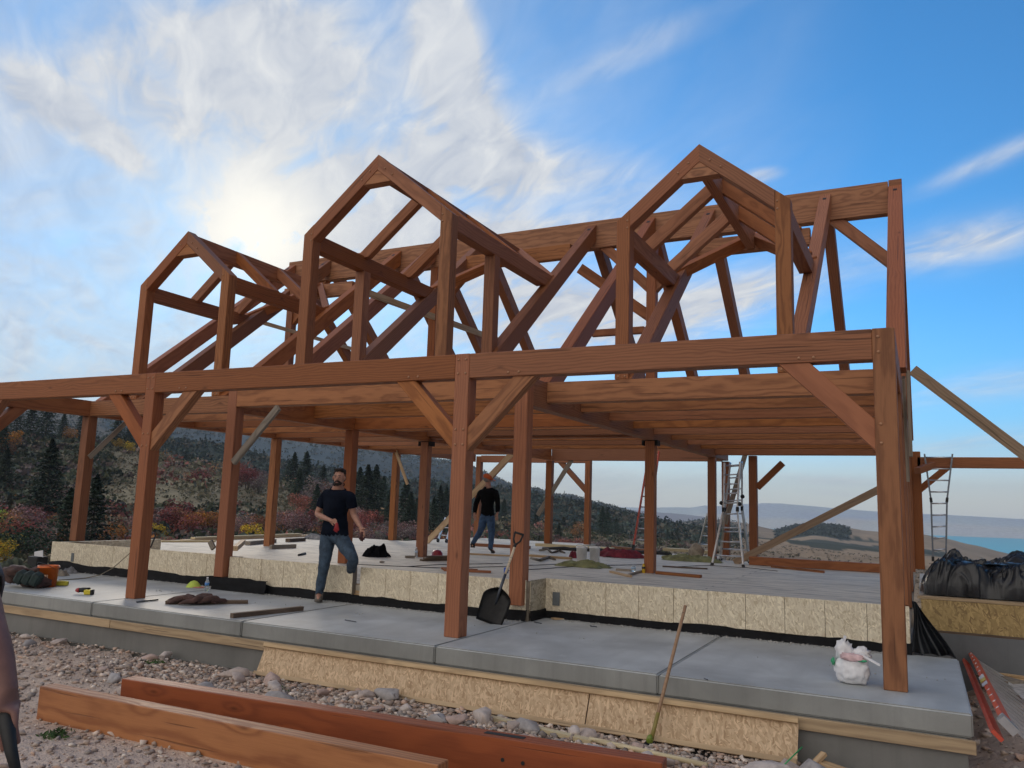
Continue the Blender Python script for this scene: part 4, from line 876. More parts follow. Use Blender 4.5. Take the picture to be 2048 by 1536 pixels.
# ---- things on the slab, left part
NAVY=flat('dark_green_cordura',(.022,.038,.035),.8,var=.4,bump=.5); BROWNC=flat('brown_leather',(.07,.035,.028),.7,var=.4,bump=.4); OLIVE=flat('olive_cloth',(.05,.06,.04),.85,var=.4,bump=.5)
t=thing('tool_belt','pile of dark leather tool belt pouches on the slab left of the orange bucket','tool belt',(-11.379,-0.243,0.000))
c=V3((-11.508,-0.184,0.000)); rdm=random.Random(5)
bm=bmesh.new(); 
for k in range(5): addblob(bm,c+Vector((rdm.uniform(-.45,.1),rdm.uniform(-.05,.3),.07+.04*k)),(.20,.15,.085),3,.2,3,k,0,rot=Matrix.Rotation(rdm.uniform(-.5,.5),3,'Y'),flat=.004)
mobj('pouch',bm,BROWNC,t)
for k in range(3):
    bm=bmesh.new(); addbox(bm,(0,0,0),(.13,.17,.19),bev=.03); mobj('pouch',bm,NAVY,t,Matrix.Translation(c+Vector((.0+.12*k,-.02+.04*k,.16-.01*k)))@Matrix.Rotation(.55,4,'Y')@Matrix.Rotation(.5,4,'Z'))
cloth_heap('jacket',V3((-12.760,0.426,0.000)),(.45,.35,.36),.6,OLIVE,'heap of dark olive clothing at the left edge of the slab','clothing',3)
t=thing('tool_box','open black box with a white paper sticking up behind the orange bucket','box',(-13.084,1.066,0.000)); c=V3((-13.084,1.066,0.000))
bm=bmesh.new(); addbox(bm,(0,0,.16),(.26,.2,.3),bev=.01); mobj('box_body',bm,RUBBER,t,Matrix.Translation(c)); bm=bmesh.new(); addbeam(bm,(-.1,0,.32),(.12,0,.36),.01,.12); mobj('paper',bm,WP,t,Matrix.Translation(c))
def bucket(name,c,r,h,mat,label,inner=None,lid=False):
    t=thing(name,label,'bucket',c); bm=bmesh.new()
    addlathe(bm,[(r*.86,0),(r*.98,h*.9),(r*1.06,h*.9),(r*1.06,h*.94),(r*1.0,h*.94),(r*1.03,h),(r*.97,h),(r*.94,h*.9),(r*.82,.01)],28); mobj('bucket_body',bm,mat,t,Matrix.Translation(c))
    bm=bmesh.new(); addtube(bm,[(r*1.07*math.cos(a),r*1.07*math.sin(a),h*.85-.10*math.sin(a/1)) for a in [math.pi*(1+k/12) for k in range(13)]],.003,6); mobj('bail_handle',bm,STEELD,t,Matrix.Translation(c)); return t
ORG=flat('orange_plastic',(.62,.13,.015),.4,var=.1); ob=bucket('orange_bucket',(-11.442,0.163,0.000),.145,.31,ORG,'bright orange plastic bucket standing on the slab at the left')
bm=bmesh.new()
for k,(dx,w) in enumerate(((-.03,.018),(.0,.03),(.028,.012))): addbox(bm,(dx,-.002,-.0),(w,.004,.05)); addbox(bm,(dx,-.002,-.06),(w*.7,.004,.02))
c=V3((-11.442,0.163,0.000)); mobj('print',bm,flat('pale_print',(.7,.45,.3),.5),ob,Matrix.Translation(c+Vector((.10,-.105,.16)))@Matrix.Rotation(R(44),4,'Z'))
c=V3((-11.435,0.365,0.000)); bm=bmesh.new(); addbox(bm,(0,0,.035),(.24,.09,.07),bev=.012); addbox(bm,(-.06,-.046,.035),(.06,.004,.03)); solo('yellow_case',bm,flat('yellow_plastic',(.55,.50,.04),.45,var=.2),'small yellow green case beside the orange bucket','case',M=Matrix.Translation(c)@Matrix.Rotation(.7,4,'Z'))
cloth_heap('work_glove',V3((-12.772,1.267,0.000)),(.17,.12,.13),.5,flat('tan_cloth',(.22,.19,.15),.9,var=.3),'tan work glove behind the orange bucket','glove',5,20)
cloth_heap('work_glove',V3((-13.038,1.652,0.000)),(.16,.08,.12),.5,flat('grey_cloth',(.16,.16,.17),.9,var=.3),'grey work glove lying against the black membrane','glove',6,20)
# cordless driver
t=thing('cordless_driver','small red and black cordless driver with yellow battery on the slab','power tool',(-10.253,-0.042,0.000)); c=V3((-10.262,-0.051,0.000)); MR=Matrix.Translation(c)@Matrix.Rotation(.5,4,'Z')
bm=bmesh.new(); addtube(bm,[(-.13,0,.05),(-.04,0,.055),(.06,0,.06)],[.02,.035,.032],12); addbox(bm,(.03,0,.035),(.05,.04,.05),bev=.01); mobj('tool_body',bm,RUBBER,t,MR)
bm=bmesh.new(); addlathe(bm,[(.022,0),(.034,.03),(.034,.05)],12,(-.13,0,.05),M=Matrix.Rotation(R(90),3,'Y')); mobj('nose',bm,flat('red_plastic',(.35,.03,.03),.4),t,MR)
bm=bmesh.new(); addbox(bm,(.07,-.06,.035),(.10,.075,.065),bev=.01); mobj('battery',bm,flat('yellow_tool_plastic',(.62,.50,.03),.4),t,MR)
bm=bmesh.new(); addbox(bm,(.125,-.06,.035),(.03,.08,.07),bev=.006); mobj('battery_cap',bm,RUBBER,t,MR)
t=thing('blue_box','small blue box of screws on the slab behind the second porch post','box',(-11.306,1.923,0.000)); c=V3((-11.306,1.923,0.000)); MB=Matrix.Translation(c)@Matrix.Rotation(.6,4,'Z')
bm=bmesh.new(); addbox(bm,(0,0,.04),(.17,.11,.08),bev=.004); mobj('box_body',bm,flat('blue_card',(.03,.07,.42),.5),t,MB); bm=bmesh.new(); addbox(bm,(.02,-.057,.04),(.07,.003,.018)); mobj('print',bm,WP,t,MB)
t=thing('lime_cap','lime green cap lying on the slab beside the water bottle','cap',(-9.903,1.561,0.000)); c=V3((-9.908,1.556,0.000))
bm=bmesh.new(); addlathe(bm,[(.12,0),(.11,.012),(.085,.05),(.05,.085),(.01,.10)],18); mobj('crown',bm,flat('lime_cloth',(.50,.62,.10),.8),t,Matrix.Translation(c)); bm=bmesh.new(); addbox(bm,(.1,-.04,.008),(.16,.15,.01),bev=.004); mobj('brim',bm,flat('salmon_cloth',(.55,.22,.16),.8),t,Matrix.Translation(c+Vector((.03,.03,0))))
def bottle(name,c,label,col=(.8,.88,.92),liquid=None,lab=(.08,.25,.6),h=.21,r=.032):
    t=thing(name,label,'bottle',c); bm=bmesh.new(); addlathe(bm,[(r*.9,0),(r,.01),(r,h*.3),(r*.93,h*.42),(r,h*.55),(r*.98,h*.68),(r*.4,h*.88),(r*.38,h*.93)],16)
    mobj('bottle_body',bm,flat('clear_pet',col,.12,var=.03,trans=.75) if liquid is None else flat('filled_pet',liquid,.15),t,Matrix.Translation(c))
    bm=bmesh.new(); addlathe(bm,[(r*1.02,h*.42),(r*1.03,h*.62)],16); mobj('label',bm,flat('bottle_label',lab,.4),t,Matrix.Translation(c))
    bm=bmesh.new(); addlathe(bm,[(r*.42,h*.92),(r*.42,h)],10); mobj('cap',bm,WP,t,Matrix.Translation(c)); return t
bottle('water_bottle',(-9.315,1.267,0.000),'clear water bottle with blue label standing alone on the slab')
bm=bmesh.new(); addblob(bm,(0,0,.055),(.085,.07,.055),3,.35,3,4,0,flat=.003); solo('crumpled_bag',bm,WP,'crumpled white bag on the slab under the post behind the water bottle','bag',M=Matrix.Translation((-10.121,2.193,0.000)))
plank('dark_board',(-8.624,-0.064,0.000),(-7.880,0.661,0.000),.09,.045,DARKLUM,'brown board on the slab with a cloth twisted over it')
BCL=flat('brown_cloth',(.085,.045,.037),.9,var=.35,bump=.5); c=V3((-8.378,0.221,0.000)); dx=(V3((-7.880,0.661,0.000))-V3((-8.624,-0.064,0.000))).normalized(); dy=Vector((0,0,1)).cross(dx); bm=bmesh.new(); rq=random.Random(4)
for k in range(11):
    u0=rq.uniform(-.42,.0); v0=rq.uniform(-.13,.12); pts=[]; rad_=[]
    for j in range(9):
        q=j/8; pts.append(c+dx*(u0+q*rq.uniform(.40,.46))+dy*(v0+.10*math.sin(q*3+k)*(-1)**k)+Vector((0,0,.02+.065*math.sin(q*3.1)*rq.uniform(.6,1.1)))); rad_.append(.012+.030*math.sin(q*3.1)*rq.uniform(.7,1.1))
    addtube(bm,pts,rad_,8)
solo('brown_cloth',bm,BCL,'brown cloth twisted over the board on the slab','cloth')
plank('dark_board',(-7.073,-0.424,0.000),(-6.883,0.601,0.000),.07,.055,DARKLUM,'long dark board lying alone on the slab in front of the standing man')
for i,(a,b,r,lab) in enumerate([((-8.970,-0.234,0.000),(-8.979,0.113,0.000),.012,'short black steel rod on the slab beside the second porch post'),((-5.921,0.264,0.000),(-5.723,0.220,0.000),.006,'long nail on the slab left of the third porch post'),((-4.029,1.604,0.000),(-3.902,1.550,0.000),.006,'long nail on the slab right of the shovel'),((-3.339,1.750,0.000),(-3.240,1.729,0.000),.006,'long nail on the slab furthest right, below the strand board'),((-1.412,-0.478,0.000),(-1.367,-0.519,0.000),.004,'tiny screw on the slab near the right joint')]):
    bm=bmesh.new(); addtube(bm,[V3(a)+Vector((0,0,r+.002)),V3(b)+Vector((0,0,r+.002))],r,6); solo('steel_rod' if i==0 else 'nail',bm,STEELD,lab,'rod' if i==0 else 'nail')
plank('scrap_board',(-3.951,1.998,0.000),(-3.703,2.260,0.000),.10,.018,LUMBER,'thin scrap of wood on the slab below the strand board corner')
bm=bmesh.new(); addblob(bm,(0,0,.02),(.07,.025,.02),2,.3,3,1,0); solo('black_scrap',bm,RUBBER,'small black scrap on the slab beside the standing man','scrap',M=Matrix.Translation((-8.527,1.738,0.000)))
HOSE=flat('hose_tan',(.20,.17,.11),.5)
bm=bmesh.new(); addtube(bm,[(-12.053,0.776,0.010),(-12.026,1.034,0.010),(-12.050,1.248,0.010),(-11.649,1.200,0.089),(-11.743,1.500,0.177),(-11.729,1.700,0.341),(-11.695,1.780,0.431),(-11.692,2.000,0.490)],.008,6); solo('air_hose',bm,HOSE,'thin tan hose rising from the orange bucket over the strand board rim','hose')
# ---- things on the deck
plank('plank',(-16.192,6.853,0.240),(-16.538,12.240,0.240),.19,.045,LUMBER,'long pale plank lying on the far left edge of the deck')
plank('plank',(-16.281,6.266,0.240),(-15.649,7.377,0.240),.14,.04,PALE,'short pale plank beside the long one at the left deck edge')
plank('plank',V3((-16.247,7.200,0.240))+Vector((0,0,.05)),V3((-16.541,11.557,0.240))+Vector((0,0,.05)),.14,.045,PALE,'pale plank stacked on top of the long one at the left deck edge')
plank('block',(-11.238,3.689,0.400),(-12.135,4.785,0.450),.09,.09,LUMBER,'short stud propped on the rim beside the second deck post')
plank('block',(-10.033,1.900,0.662),(-9.941,1.900,0.548),.04,.09,OLDLUM,'dark offcut leaning on the rim left of the second deck post')
plank('block',(-12.997,6.521,0.240),(-12.931,7.265,0.240),.09,.09,OLDLUM,'grey block on the deck in front of the amber post'); plank('block',(-14.339,7.165,0.240),(-14.747,8.514,0.240),.14,.09,OLDLUM,'brown block on the deck left of the amber post')
plank('block',(-14.726,8.998,0.240),(-14.835,9.752,0.240),.14,.09,DARKLUM,'reddish block on the deck behind the amber post')
cloth_heap('grey_gloves',V3((-15.383,10.831,0.240)),(.35,.2,.18),.6,flat('grey_knit',(.20,.20,.21),.9,var=.5),'grey gloves beside the long planks at the left deck edge','gloves',7,20)
cloth_heap('black_jacket',V3((-10.062,6.562,0.240)),(.30,.30,.30),.55,flat('black_cloth',(.006,.006,.007),.95,spec=.05),'black jacket dropped in a heap on the deck','jacket',11.3,30)
bottle('water_bottle',(-9.440,7.140,0.240),'water bottle with white label on the deck left of a timber post',lab=(.5,.6,.75))
plank('block',(-9.418,6.705,0.240),(-9.302,6.853,0.240),.1,.05,OLDLUM,'small grey block on the deck beside the bottle'); 
bm=bmesh.new(); addlathe(bm,[(.15,0),(.15,.01),(.125,.02),(.12,.07),(.08,.12),(.01,.14)],20); solo('red_hard_hat',bm,flat('red_hat_plastic',(.28,.02,.03),.35),'dark red hard hat on the deck right of a timber post','hard hat',M=Matrix.Translation((-9.314,7.793,0.240)))
for k in range(3): plank('board',V3((-8.745,6.266,0.240))+Vector((.05*k,.04*k,.036*k)),V3((-8.390,6.914,0.240))+Vector((.05*k,.04*k,.036*k)),.12,.034,DARKLUM,['bottom','middle','top'][k]+' board of the dark stack at the foot of a deck post')
for k in range(3): plank('board',V3((-7.206,4.636,0.240))+Vector((-.1*k,.12*k,.0)),V3((-6.422,4.926,0.240))+Vector((-.35*k,.15*k,.0)),.06,.04,STAINR,['nearest','middle','farthest'][k]+' of the three stained offcuts lying behind the third porch post')
bm=bmesh.new(); addbox(bm,(0,0,.06),(.05,.04,.07),bev=.003); solo('blue_tape',bm,flat('blue_tape',(.03,.12,.5),.5),'small blue roll of tape on the rim behind the shovel','tape',M=Matrix.Translation((-4.516,1.750,0.537)))
plank('long_board',(-9.126,8.829,0.240),(-8.146,9.083,0.240),.09,.035,LUMBER,'yellow stud on the deck at the feet of the man in the orange cap'); plank('long_board',(-7.832,9.495,0.240),(-6.753,9.407,0.240),.09,.05,LUMBER,'yellow stud on the deck left of the white buckets')
WB=flat('white_bucket_plastic',(.85,.85,.83),.45,var=.12)
bucket('white_bucket',(-6.236,8.719,0.240),.118,.34,WB,'plain dirty white bucket on the deck, left of the pair'); wb=bucket('white_bucket',(-6.087,9.111,0.240),.118,.33,WB,'white bucket with a black and blue label, right of the pair')
c=V3((-6.152,9.250,0.240)); MB=Matrix.Translation(c+Vector((.05,-.113,.13)))@Matrix.Rotation(R(24),4,'Z'); bm=bmesh.new(); addbox(bm,(0,0,.06),(.085,.004,.035)); addbox(bm,(0,0,-.075),(.085,.004,.035)); addbeam(bm,(-.02,-.001,.03),(.02,-.001,-.01),.004,.02); addbeam(bm,(.02,-.001,0.0),(-.02,-.001,-.045),.004,.02); mobj('label',bm,flat('black_print',(.015,.02,.05),.4),wb,MB)
REDC=flat('dark_red_cloth',(.17,.018,.03),.85,var=.4); OLT=flat('olive_tarp',(.20,.20,.085),.8,var=.35)
cloth_heap('red_tarp',V3((-6.275,11.273,0.240)),(.62,.38,.20),1.1,REDC,'dark red tarp crumpled on the deck right of the white buckets','tarp',2,44); cloth_heap('red_rag',V3((-6.925,9.914,0.240)),(.10,.1,.22),.7,REDC,'dark red rag behind the left white bucket','rag',5,20)
cloth_heap('olive_tarp',V3((-5.793,7.689,0.240)),(.58,.34,.12),1.1,OLT,'olive green tarp in front of the white buckets','tarp',6,40); cloth_heap('olive_tarp',V3((-4.544,11.458,0.240)),(.72,.35,.14),1.1,OLT,'yellowish olive tarp beside the tall aluminium ladder','tarp',4,40)
bm=bmesh.new(); addblob(bm,(0,0,.17),(.19,.16,.19),3,.14,2,7,0,flat=.0); solo('burlap_sack',bm,flat('burlap',(.34,.29,.22),.9,var=.3,bump=.4),'tan sack sitting on the olive tarp left of the aluminium ladder','sack',M=Matrix.Translation(V3((-4.698,12.513,0.240))))
STR=flat('grey_strap_cloth',(.16,.135,.11),.9)
for pts,lab in (([(-8.625,11.718,0.250),(-8.395,11.744,0.300),(-7.960,11.052,0.250),(-8.065,11.736,0.280),(-7.747,11.349,0.250)],'tangled grey strap on the deck behind the shovel handle'),([(-7.462,8.765,0.250),(-6.939,8.105,0.280),(-7.265,9.307,0.270),(-6.891,8.793,0.250)],'dark strap on the deck right of the post with the shovel')):
    bm=bmesh.new(); addtube(bm,pts,.03,6); solo('strap',bm,STR,lab,'strap')
for pts,lab in (([(-8.140,4.881,0.245),(-7.980,5.757,0.245),(-7.577,6.418,0.245),(-7.259,6.987,0.245)],'upper thin black cord running across the deck'),([(-9.173,4.517,0.245),(-8.606,4.672,0.245),(-7.492,5.140,0.245),(-6.874,6.347,0.245),(-6.461,7.555,0.245),(-6.305,8.130,0.245)],'middle thin black cord running across the deck'),([(-6.407,5.434,0.245),(-6.135,6.356,0.245),(-5.938,7.253,0.245),(-5.535,8.266,0.245),(-4.999,9.285,0.245)],'lower thin black cord running to the olive tarp'),([(-4.464,8.950,0.245),(-3.832,10.259,0.245),(-2.981,10.276,0.245),(-2.359,9.906,0.245)],'brown cord on the deck in front of the ladder')):
    bm=bmesh.new(); addtube(bm,pts,.008,5); solo('power_cord',bm,RUBBER,lab,'cord')
plank('board',(-4.872,6.754,0.240),(-4.239,6.042,0.240),.05,.04,LUMBER,'angled light stud left of the middle deck post'); plank('board',(-4.951,7.285,0.240),(-4.654,7.297,0.240),.05,.04,OLDLUM,'short grey stud behind the angled one'); plank('board',(-4.363,6.307,0.240),(-4.456,7.359,0.240),.05,.04,OLDLUM,'grey stud touching the foot of the middle deck post')
plank('board',(-4.107,7.140,0.240),(-3.233,6.958,0.240),.09,.055,STAINB,'amber stained block right of the middle deck post'); plank('board',(-4.523,8.972,0.240),(-3.617,9.106,0.240),.05,.03,DARKLUM,'thin dark board behind the amber block'); plank('board',(-2.642,10.942,0.240),(-1.493,10.268,0.240),.06,.05,STAINB,'stained stick lying alone on the right of the deck')
bottle('soda_bottle',(-4.363,7.158,0.240),'yellow drink bottle with dark label at the foot of the middle deck post',liquid=(.62,.40,.03),lab=(.03,.03,.03),h=.19); bottle('water_bottle',(-4.618,7.337,0.240),'clear bottle with blue cap left of the yellow one',h=.12,r=.045,lab=(.4,.6,.8))
for k,(a,b,w,lab) in enumerate([((-9.669,13.879,0.240),(-7.353,13.833,0.240),.3,'wide pale plank on the back edge of the deck'),((-7.708,14.831,0.240),(-6.461,14.054,0.240),.12,'amber board on the back edge left of the middle post'),((-6.302,15.362,0.240),(-4.957,15.139,0.240),.3,'pale plank on the back edge right of the middle post'),((-10.770,12.124,0.240),(-9.151,12.277,0.240),.12,'reddish board on the back edge behind the walking man')]): plank('plank',a,b,w,.08,[PALE,STAINB,PALE,STAIN][k],lab)
bm=bmesh.new()
for k in range(6): 
    a=V3((-8.930,12.608,0.240)).lerp(V3((-6.265,13.335,0.240)),k/6)
    addtube(bm,[a,a+Vector((.6,.1,0))+Vector((0,0,.05)),a+Vector((1.2,.0,0))],.05,6)
solo('rolled_membrane',bm,RUBBER,'dark rolled membrane along the back edge of the deck','roll')
bm=bmesh.new(); addtube(bm,[(-11.314,1.850,0.524),(-11.400,2.000,0.716),(-11.430,2.000,0.757),(-11.518,2.000,0.762)],.012,6); solo('pry_bar',bm,RUBBER,'black hooked bar leaning behind the second porch post','pry bar')
bm=bmesh.new(); addtube(bm,[(-11.367,5.808,0.260),(-11.152,5.361,0.260)],[.03,.02],8); solo('cord_reel',bm,RUBBER,'small dark object alone on the deck left of the standing man','offcut')
bm=bmesh.new(); addblob(bm,(0,0,.02),(.06,.03,.02),2,.3,3,1,0); solo('offcut',bm,OLDLUM,'small chip of wood on the deck behind the black jacket','offcut',M=Matrix.Translation((-8.961,5.228,0.240)))
# ---- ladders
def ladder(name,bl,br,tl,tr,n,mrail,label,group=None,rail=.035,rung=.016,fl=None,t=None,depth=.07):
    bl,br,tl,tr=map(V3,(bl,br,tl,tr)); own=t is None
    if own: t=thing(name,label,'ladder',tuple((bl+br)/2),group=group)
    for a,b in ((bl,tl),(br,tr)):
        bm=bmesh.new(); addbeam(bm,a,b,rail,depth,up=(br-bl).cross(tl-bl)); mobj('rail',bm,mrail,t)
        bm=bmesh.new(); addbeam(bm,a-(b-a).normalized()*.05,a+(b-a).normalized()*.05,rail+.02,depth+.02,up=(br-bl).cross(tl-bl)); mobj('foot',bm,RUBBER,t)
    for k in range(n):
        f=(k+.7)/n; bm=bmesh.new(); addtube(bm,[bl.lerp(tl,f),br.lerp(tr,f)],rung,8); mobj('rung',bm,METAL,t)
    return t
FIB=flat('red_fibreglass',(.50,.07,.035),.45,var=.15); DKM=flat('dark_ladder_metal',(.16,.18,.21),.4,.8)
# tall multi position ladder
BLp=(-3.851,10.533,0.240); BRp=(-3.167,10.533,0.240); B2L=(-4.051,12.310,0.240); B2R=(-3.305,12.045,0.240)
mid_l=(-3.631,10.720,1.456); mid_r=(-3.322,10.720,1.477); top_l=(-3.651,10.950,2.523); top_r=(-3.302,10.950,2.548)
t=ladder('step_ladder',BLp,BRp,mid_l,mid_r,4,METAL,'tall aluminium multi position ladder standing open on the right of the deck')
ladder('x',mid_l,mid_r,top_l,top_r,5,METAL,'',t=t); t2l=(-3.557,11.150,2.535); t2r=(-3.296,11.150,2.560)
ladder('x',B2L,B2R,(-3.785,11.600,1.479),(-3.392,11.600,1.515),3,METAL,'',t=t); ladder('x',(-3.785,11.600,1.479),(-3.392,11.600,1.515),t2l,t2r,4,METAL,'',t=t)
bm=bmesh.new()
for p in ((-3.283,10.750,1.600),(-3.321,11.300,1.777),(-3.681,10.750,1.610)): addblob(bm,p,(.05,.05,.05),2,.05)
mobj('lock_knob',bm,RUBBER,t)
ladder('step_ladder',(-5.668,16.673,0.240),(-5.088,16.739,0.240),(-4.817,14.200,1.317),(-4.603,14.200,1.325),4,METAL,'shorter aluminium ladder half hidden behind a deck post near the sack')
ladder('extension_ladder',(-6.148,12.000,0.461),(-5.824,12.000,0.454),(-6.042,12.900,2.895),(-5.770,12.900,2.922),9,FIB,'red rail extension ladder leaning behind the middle deck post')
ladder('step_ladder',(-12.953,13.699,0.240),(-12.649,13.700,0.240),(-13.084,14.300,0.916),(-12.810,14.300,0.926),3,METAL,'small aluminium ladder behind the third porch post')
t=ladder('extension_ladder',(0.534,12.250,0.550),(0.785,12.250,0.608),(0.545,12.300,1.820),(0.855,12.300,1.828),5,DKM,'dark metal ladder with flared top standing at the beam on the right',depth=.03)
ladder('x',(0.545,12.300,1.820),(0.855,12.300,1.828),(0.456,12.350,2.833),(1.004,12.350,2.834),4,DKM,'',t=t,depth=.03)
# red ladder lying beside the slab
t=thing('fibreglass_ladder','red fibreglass ladder with aluminium rungs lying on its side against the slab corner','ladder',(.95,1.5,-.4))
ra=(V3((.83,3.55,-.16)),V3((.845,-.72,.0))); rb_=(V3((1.28,3.5,-.42)),V3((1.26,-.75,-.40)))
FIBB=flat('orange_red_fibreglass',(.62,.085,.03),.4,var=.1)
for (a,b,w,d,m_) in ((ra[0],ra[1],.035,.10,FIBB),(ra[0]+Vector((-.075,0,-.07)),ra[1]+Vector((-.075,-.08,-.07)),.03,.09,FIB),(rb_[0],rb_[1],.035,.09,FIB)):
    bm=bmesh.new(); addbeam(bm,a,b,w,d,up=(-.7,0,.72)); mobj('rail',bm,m_,t,label) if False else mobj('rail',bm,m_,t)
for k in range(14):
    f=(k+.5)/14; a=ra[0].lerp(ra[1],f); b=rb_[0].lerp(rb_[1],f); bm=bmesh.new(); addbeam(bm,a+Vector((.02,0,-.015)),b,.022,.020,up=(0,0,1)); mobj('rung',bm,METAL,t)
    bm=bmesh.new(); q=a+Vector((-.017,-.01,.056)); addblob(bm,(0,0,0),(.026,.010,.004),1,0); mobj('rung_plate',bm,METAL,t,Matrix.Translation(a+Vector((-.6*.055,0,.055*.72)))@Matrix.Rotation(R(-44),4,'Y'))
for k,(f,cl) in enumerate(((.50,(.6,.6,.6)),(.545,(.55,.45,.10)),(.60,(.55,.55,.62)))):
    a=ra[0].lerp(ra[1],f); bm=bmesh.new(); addbox(bm,(0,0,0),(.055,.14,.003)); mobj('label',bm,flat('ladder_label',cl,.4,var=.4,sc=40),t,Matrix.Translation(a+Vector((-.038,0,.043)))@Matrix.Rotation(R(-44),4,'Y'))
bm=bmesh.new(); addbeam(bm,ra[1]+Vector((0,.06,0)),ra[1]+Vector((0,-.05,.0)),.06,.13,up=(-.7,0,.72)); mobj('end_cap',bm,METAL,t)
# ---- debris at the lower right
for k,(a,b,w,h,mt,lab) in enumerate([((.95,3.4,-.36),(1.2,3.1,-.36),.30,.04,OLDLUM,'grey board scrap nearest the top end of the red ladder'),((1.25,3.3,-.37),(1.35,2.2,-.36),.30,.02,flat('scribbled_panel',(.46,.43,.40),.6,var=.35,sc=14),'pale grey panel with black scribbles lying right of the red ladder'),((1.0,3.5,-.35),(2.3,3.25,-.35),.09,.04,LUMBER,'stud along the foot of the dark concrete wall'),((1.35,1.9,-.38),(1.9,1.75,-.38),.18,.13,LUMBER,'thick offcut of lumber right of the red ladder'),((1.1,2.6,-.38),(1.3,2.3,-.38),.2,.03,DARKLUM,'dark board scrap under the grey ones beside the red ladder'),((1.62,3.2,-.36),(1.72,2.4,-.36),.10,.03,flat('green_board',(.05,.16,.10),.6,var=.3),'green strip at the right edge near the concrete wall'),((1.6,2.2,-.24),(1.75,2.0,-.24),.12,.03,flat('blue_pack',(.12,.17,.28),.5,var=.3),'small blue packet on the thick offcut at the right edge')]):
    plank('scrap_board',a,b,w,h,mt,lab,'scrap')
# ---- black plastic over materials
TARP=flat('black_plastic_sheet',(.016,.018,.022),.28,var=.5,sc=3,bump=.25); TBL=flat('painted_blue_sheen',(.05,.09,.15),.3,var=.4)
t=thing('black_tarp_pile','heap of black plastic sheeting over stacked material on the right wing floor','tarp',(1.2,4.4,.49))
bm=bmesh.new(); nx_,ny_=190,90; g=[]
for i in range(nx_):
    row=[]
    for j in range(ny_):
        u=i/(nx_-1); v=j/(ny_-1); X=.30+u*3.4; Y=3.80+v*1.5
        e=min(1,min(u/.05,(1-u)/.03,v/.10,(1-v)/.2)); e=max(0,e)**.5
        s=Vector((X*2.1,Y*2.1,1.3)); w=s+Vector((noise.noise(s*.9),noise.noise(s*.9+Vector((5,0,0))),0))*.8
        r1=1-abs(noise.noise(w*1.1))*2.2; r2=1-abs(noise.noise(w*2.9))*2; r3=1-abs(noise.noise(w*6.5))*2
        r4=1-abs(noise.noise(w*13))*2; h=e*(.24+.10*r1+.07*r2+.045*r3+.018*r4)+.13*math.exp(-((X-.66)/.11)**2-((Y-4.5)/.2)**2)+.16*math.exp(-((X-1.42)/.16)**2-((Y-4.7)/.25)**2)
        row.append(bm.verts.new((X+.05*r2,Y-.08*(1-v)*r1*e-.03*r3*e,.50+max(0,h))))
    g.append(row)
for i in range(nx_-1):
    for j in range(ny_-1): f=bm.faces.new((g[i][j],g[i+1][j],g[i+1][j+1],g[i][j+1])); f.smooth=True
mobj('sheet',bm,TARP,t)
for p,s in (((.78,4.25,.90),(.10,.12,.012)),((1.15,4.2,.90),(.12,.1,.010)),((1.38,4.3,.91),(.14,.08,.012))):
    bm=bmesh.new(); addblob(bm,p,s,3,.5,4,s[0]*30,0,rot=None); mobj('sheen_patch',bm,TBL,t)  # bluish highlights of the black plastic, added as flat coloured blobs
t=thing('ribbed_tray','white ribbed tray lying on the black plastic','tray',(1.071,4.100,0.767)); c=V3((1.072,4.100,0.773)); bm=bmesh.new()
for k in range(12): addbox(bm,(-.15+.027*k,0,.0),(.020,.07,.05),bev=.002)
addbox(bm,(0,.03,-.01),(.33,.03,.04)); mobj('tray_body',bm,WP,t,Matrix.Translation(c)@Matrix.Rotation(.05,4,'Y')@Matrix.Rotation(.5,4,'X'))
bm=bmesh.new(); g=[]
for i in range(26):
    row=[]
    for j in range(20):
        u=i/25; v=j/19; top=V3((.215+.05*u,2.2+.02*math.sin(u*9),.55)); bot=V3((.21+.40*u,2.22-.03*u+.06*math.sin(u*17),.01)); p=top.lerp(bot,v); p.y-=.05*math.sin(u*15)*v; p.x+=.015*math.sin(v*5+u*4); row.append(bm.verts.new(p))
    g.append(row)
for i in range(25):
    for j in range(19): f=bm.faces.new((g[i][j],g[i+1][j],g[i+1][j+1],g[i][j+1])); f.smooth=True
solo('hanging_plastic',bm,TARP,'black plastic sheet hanging in folds from the rim corner down to the slab','plastic sheet')
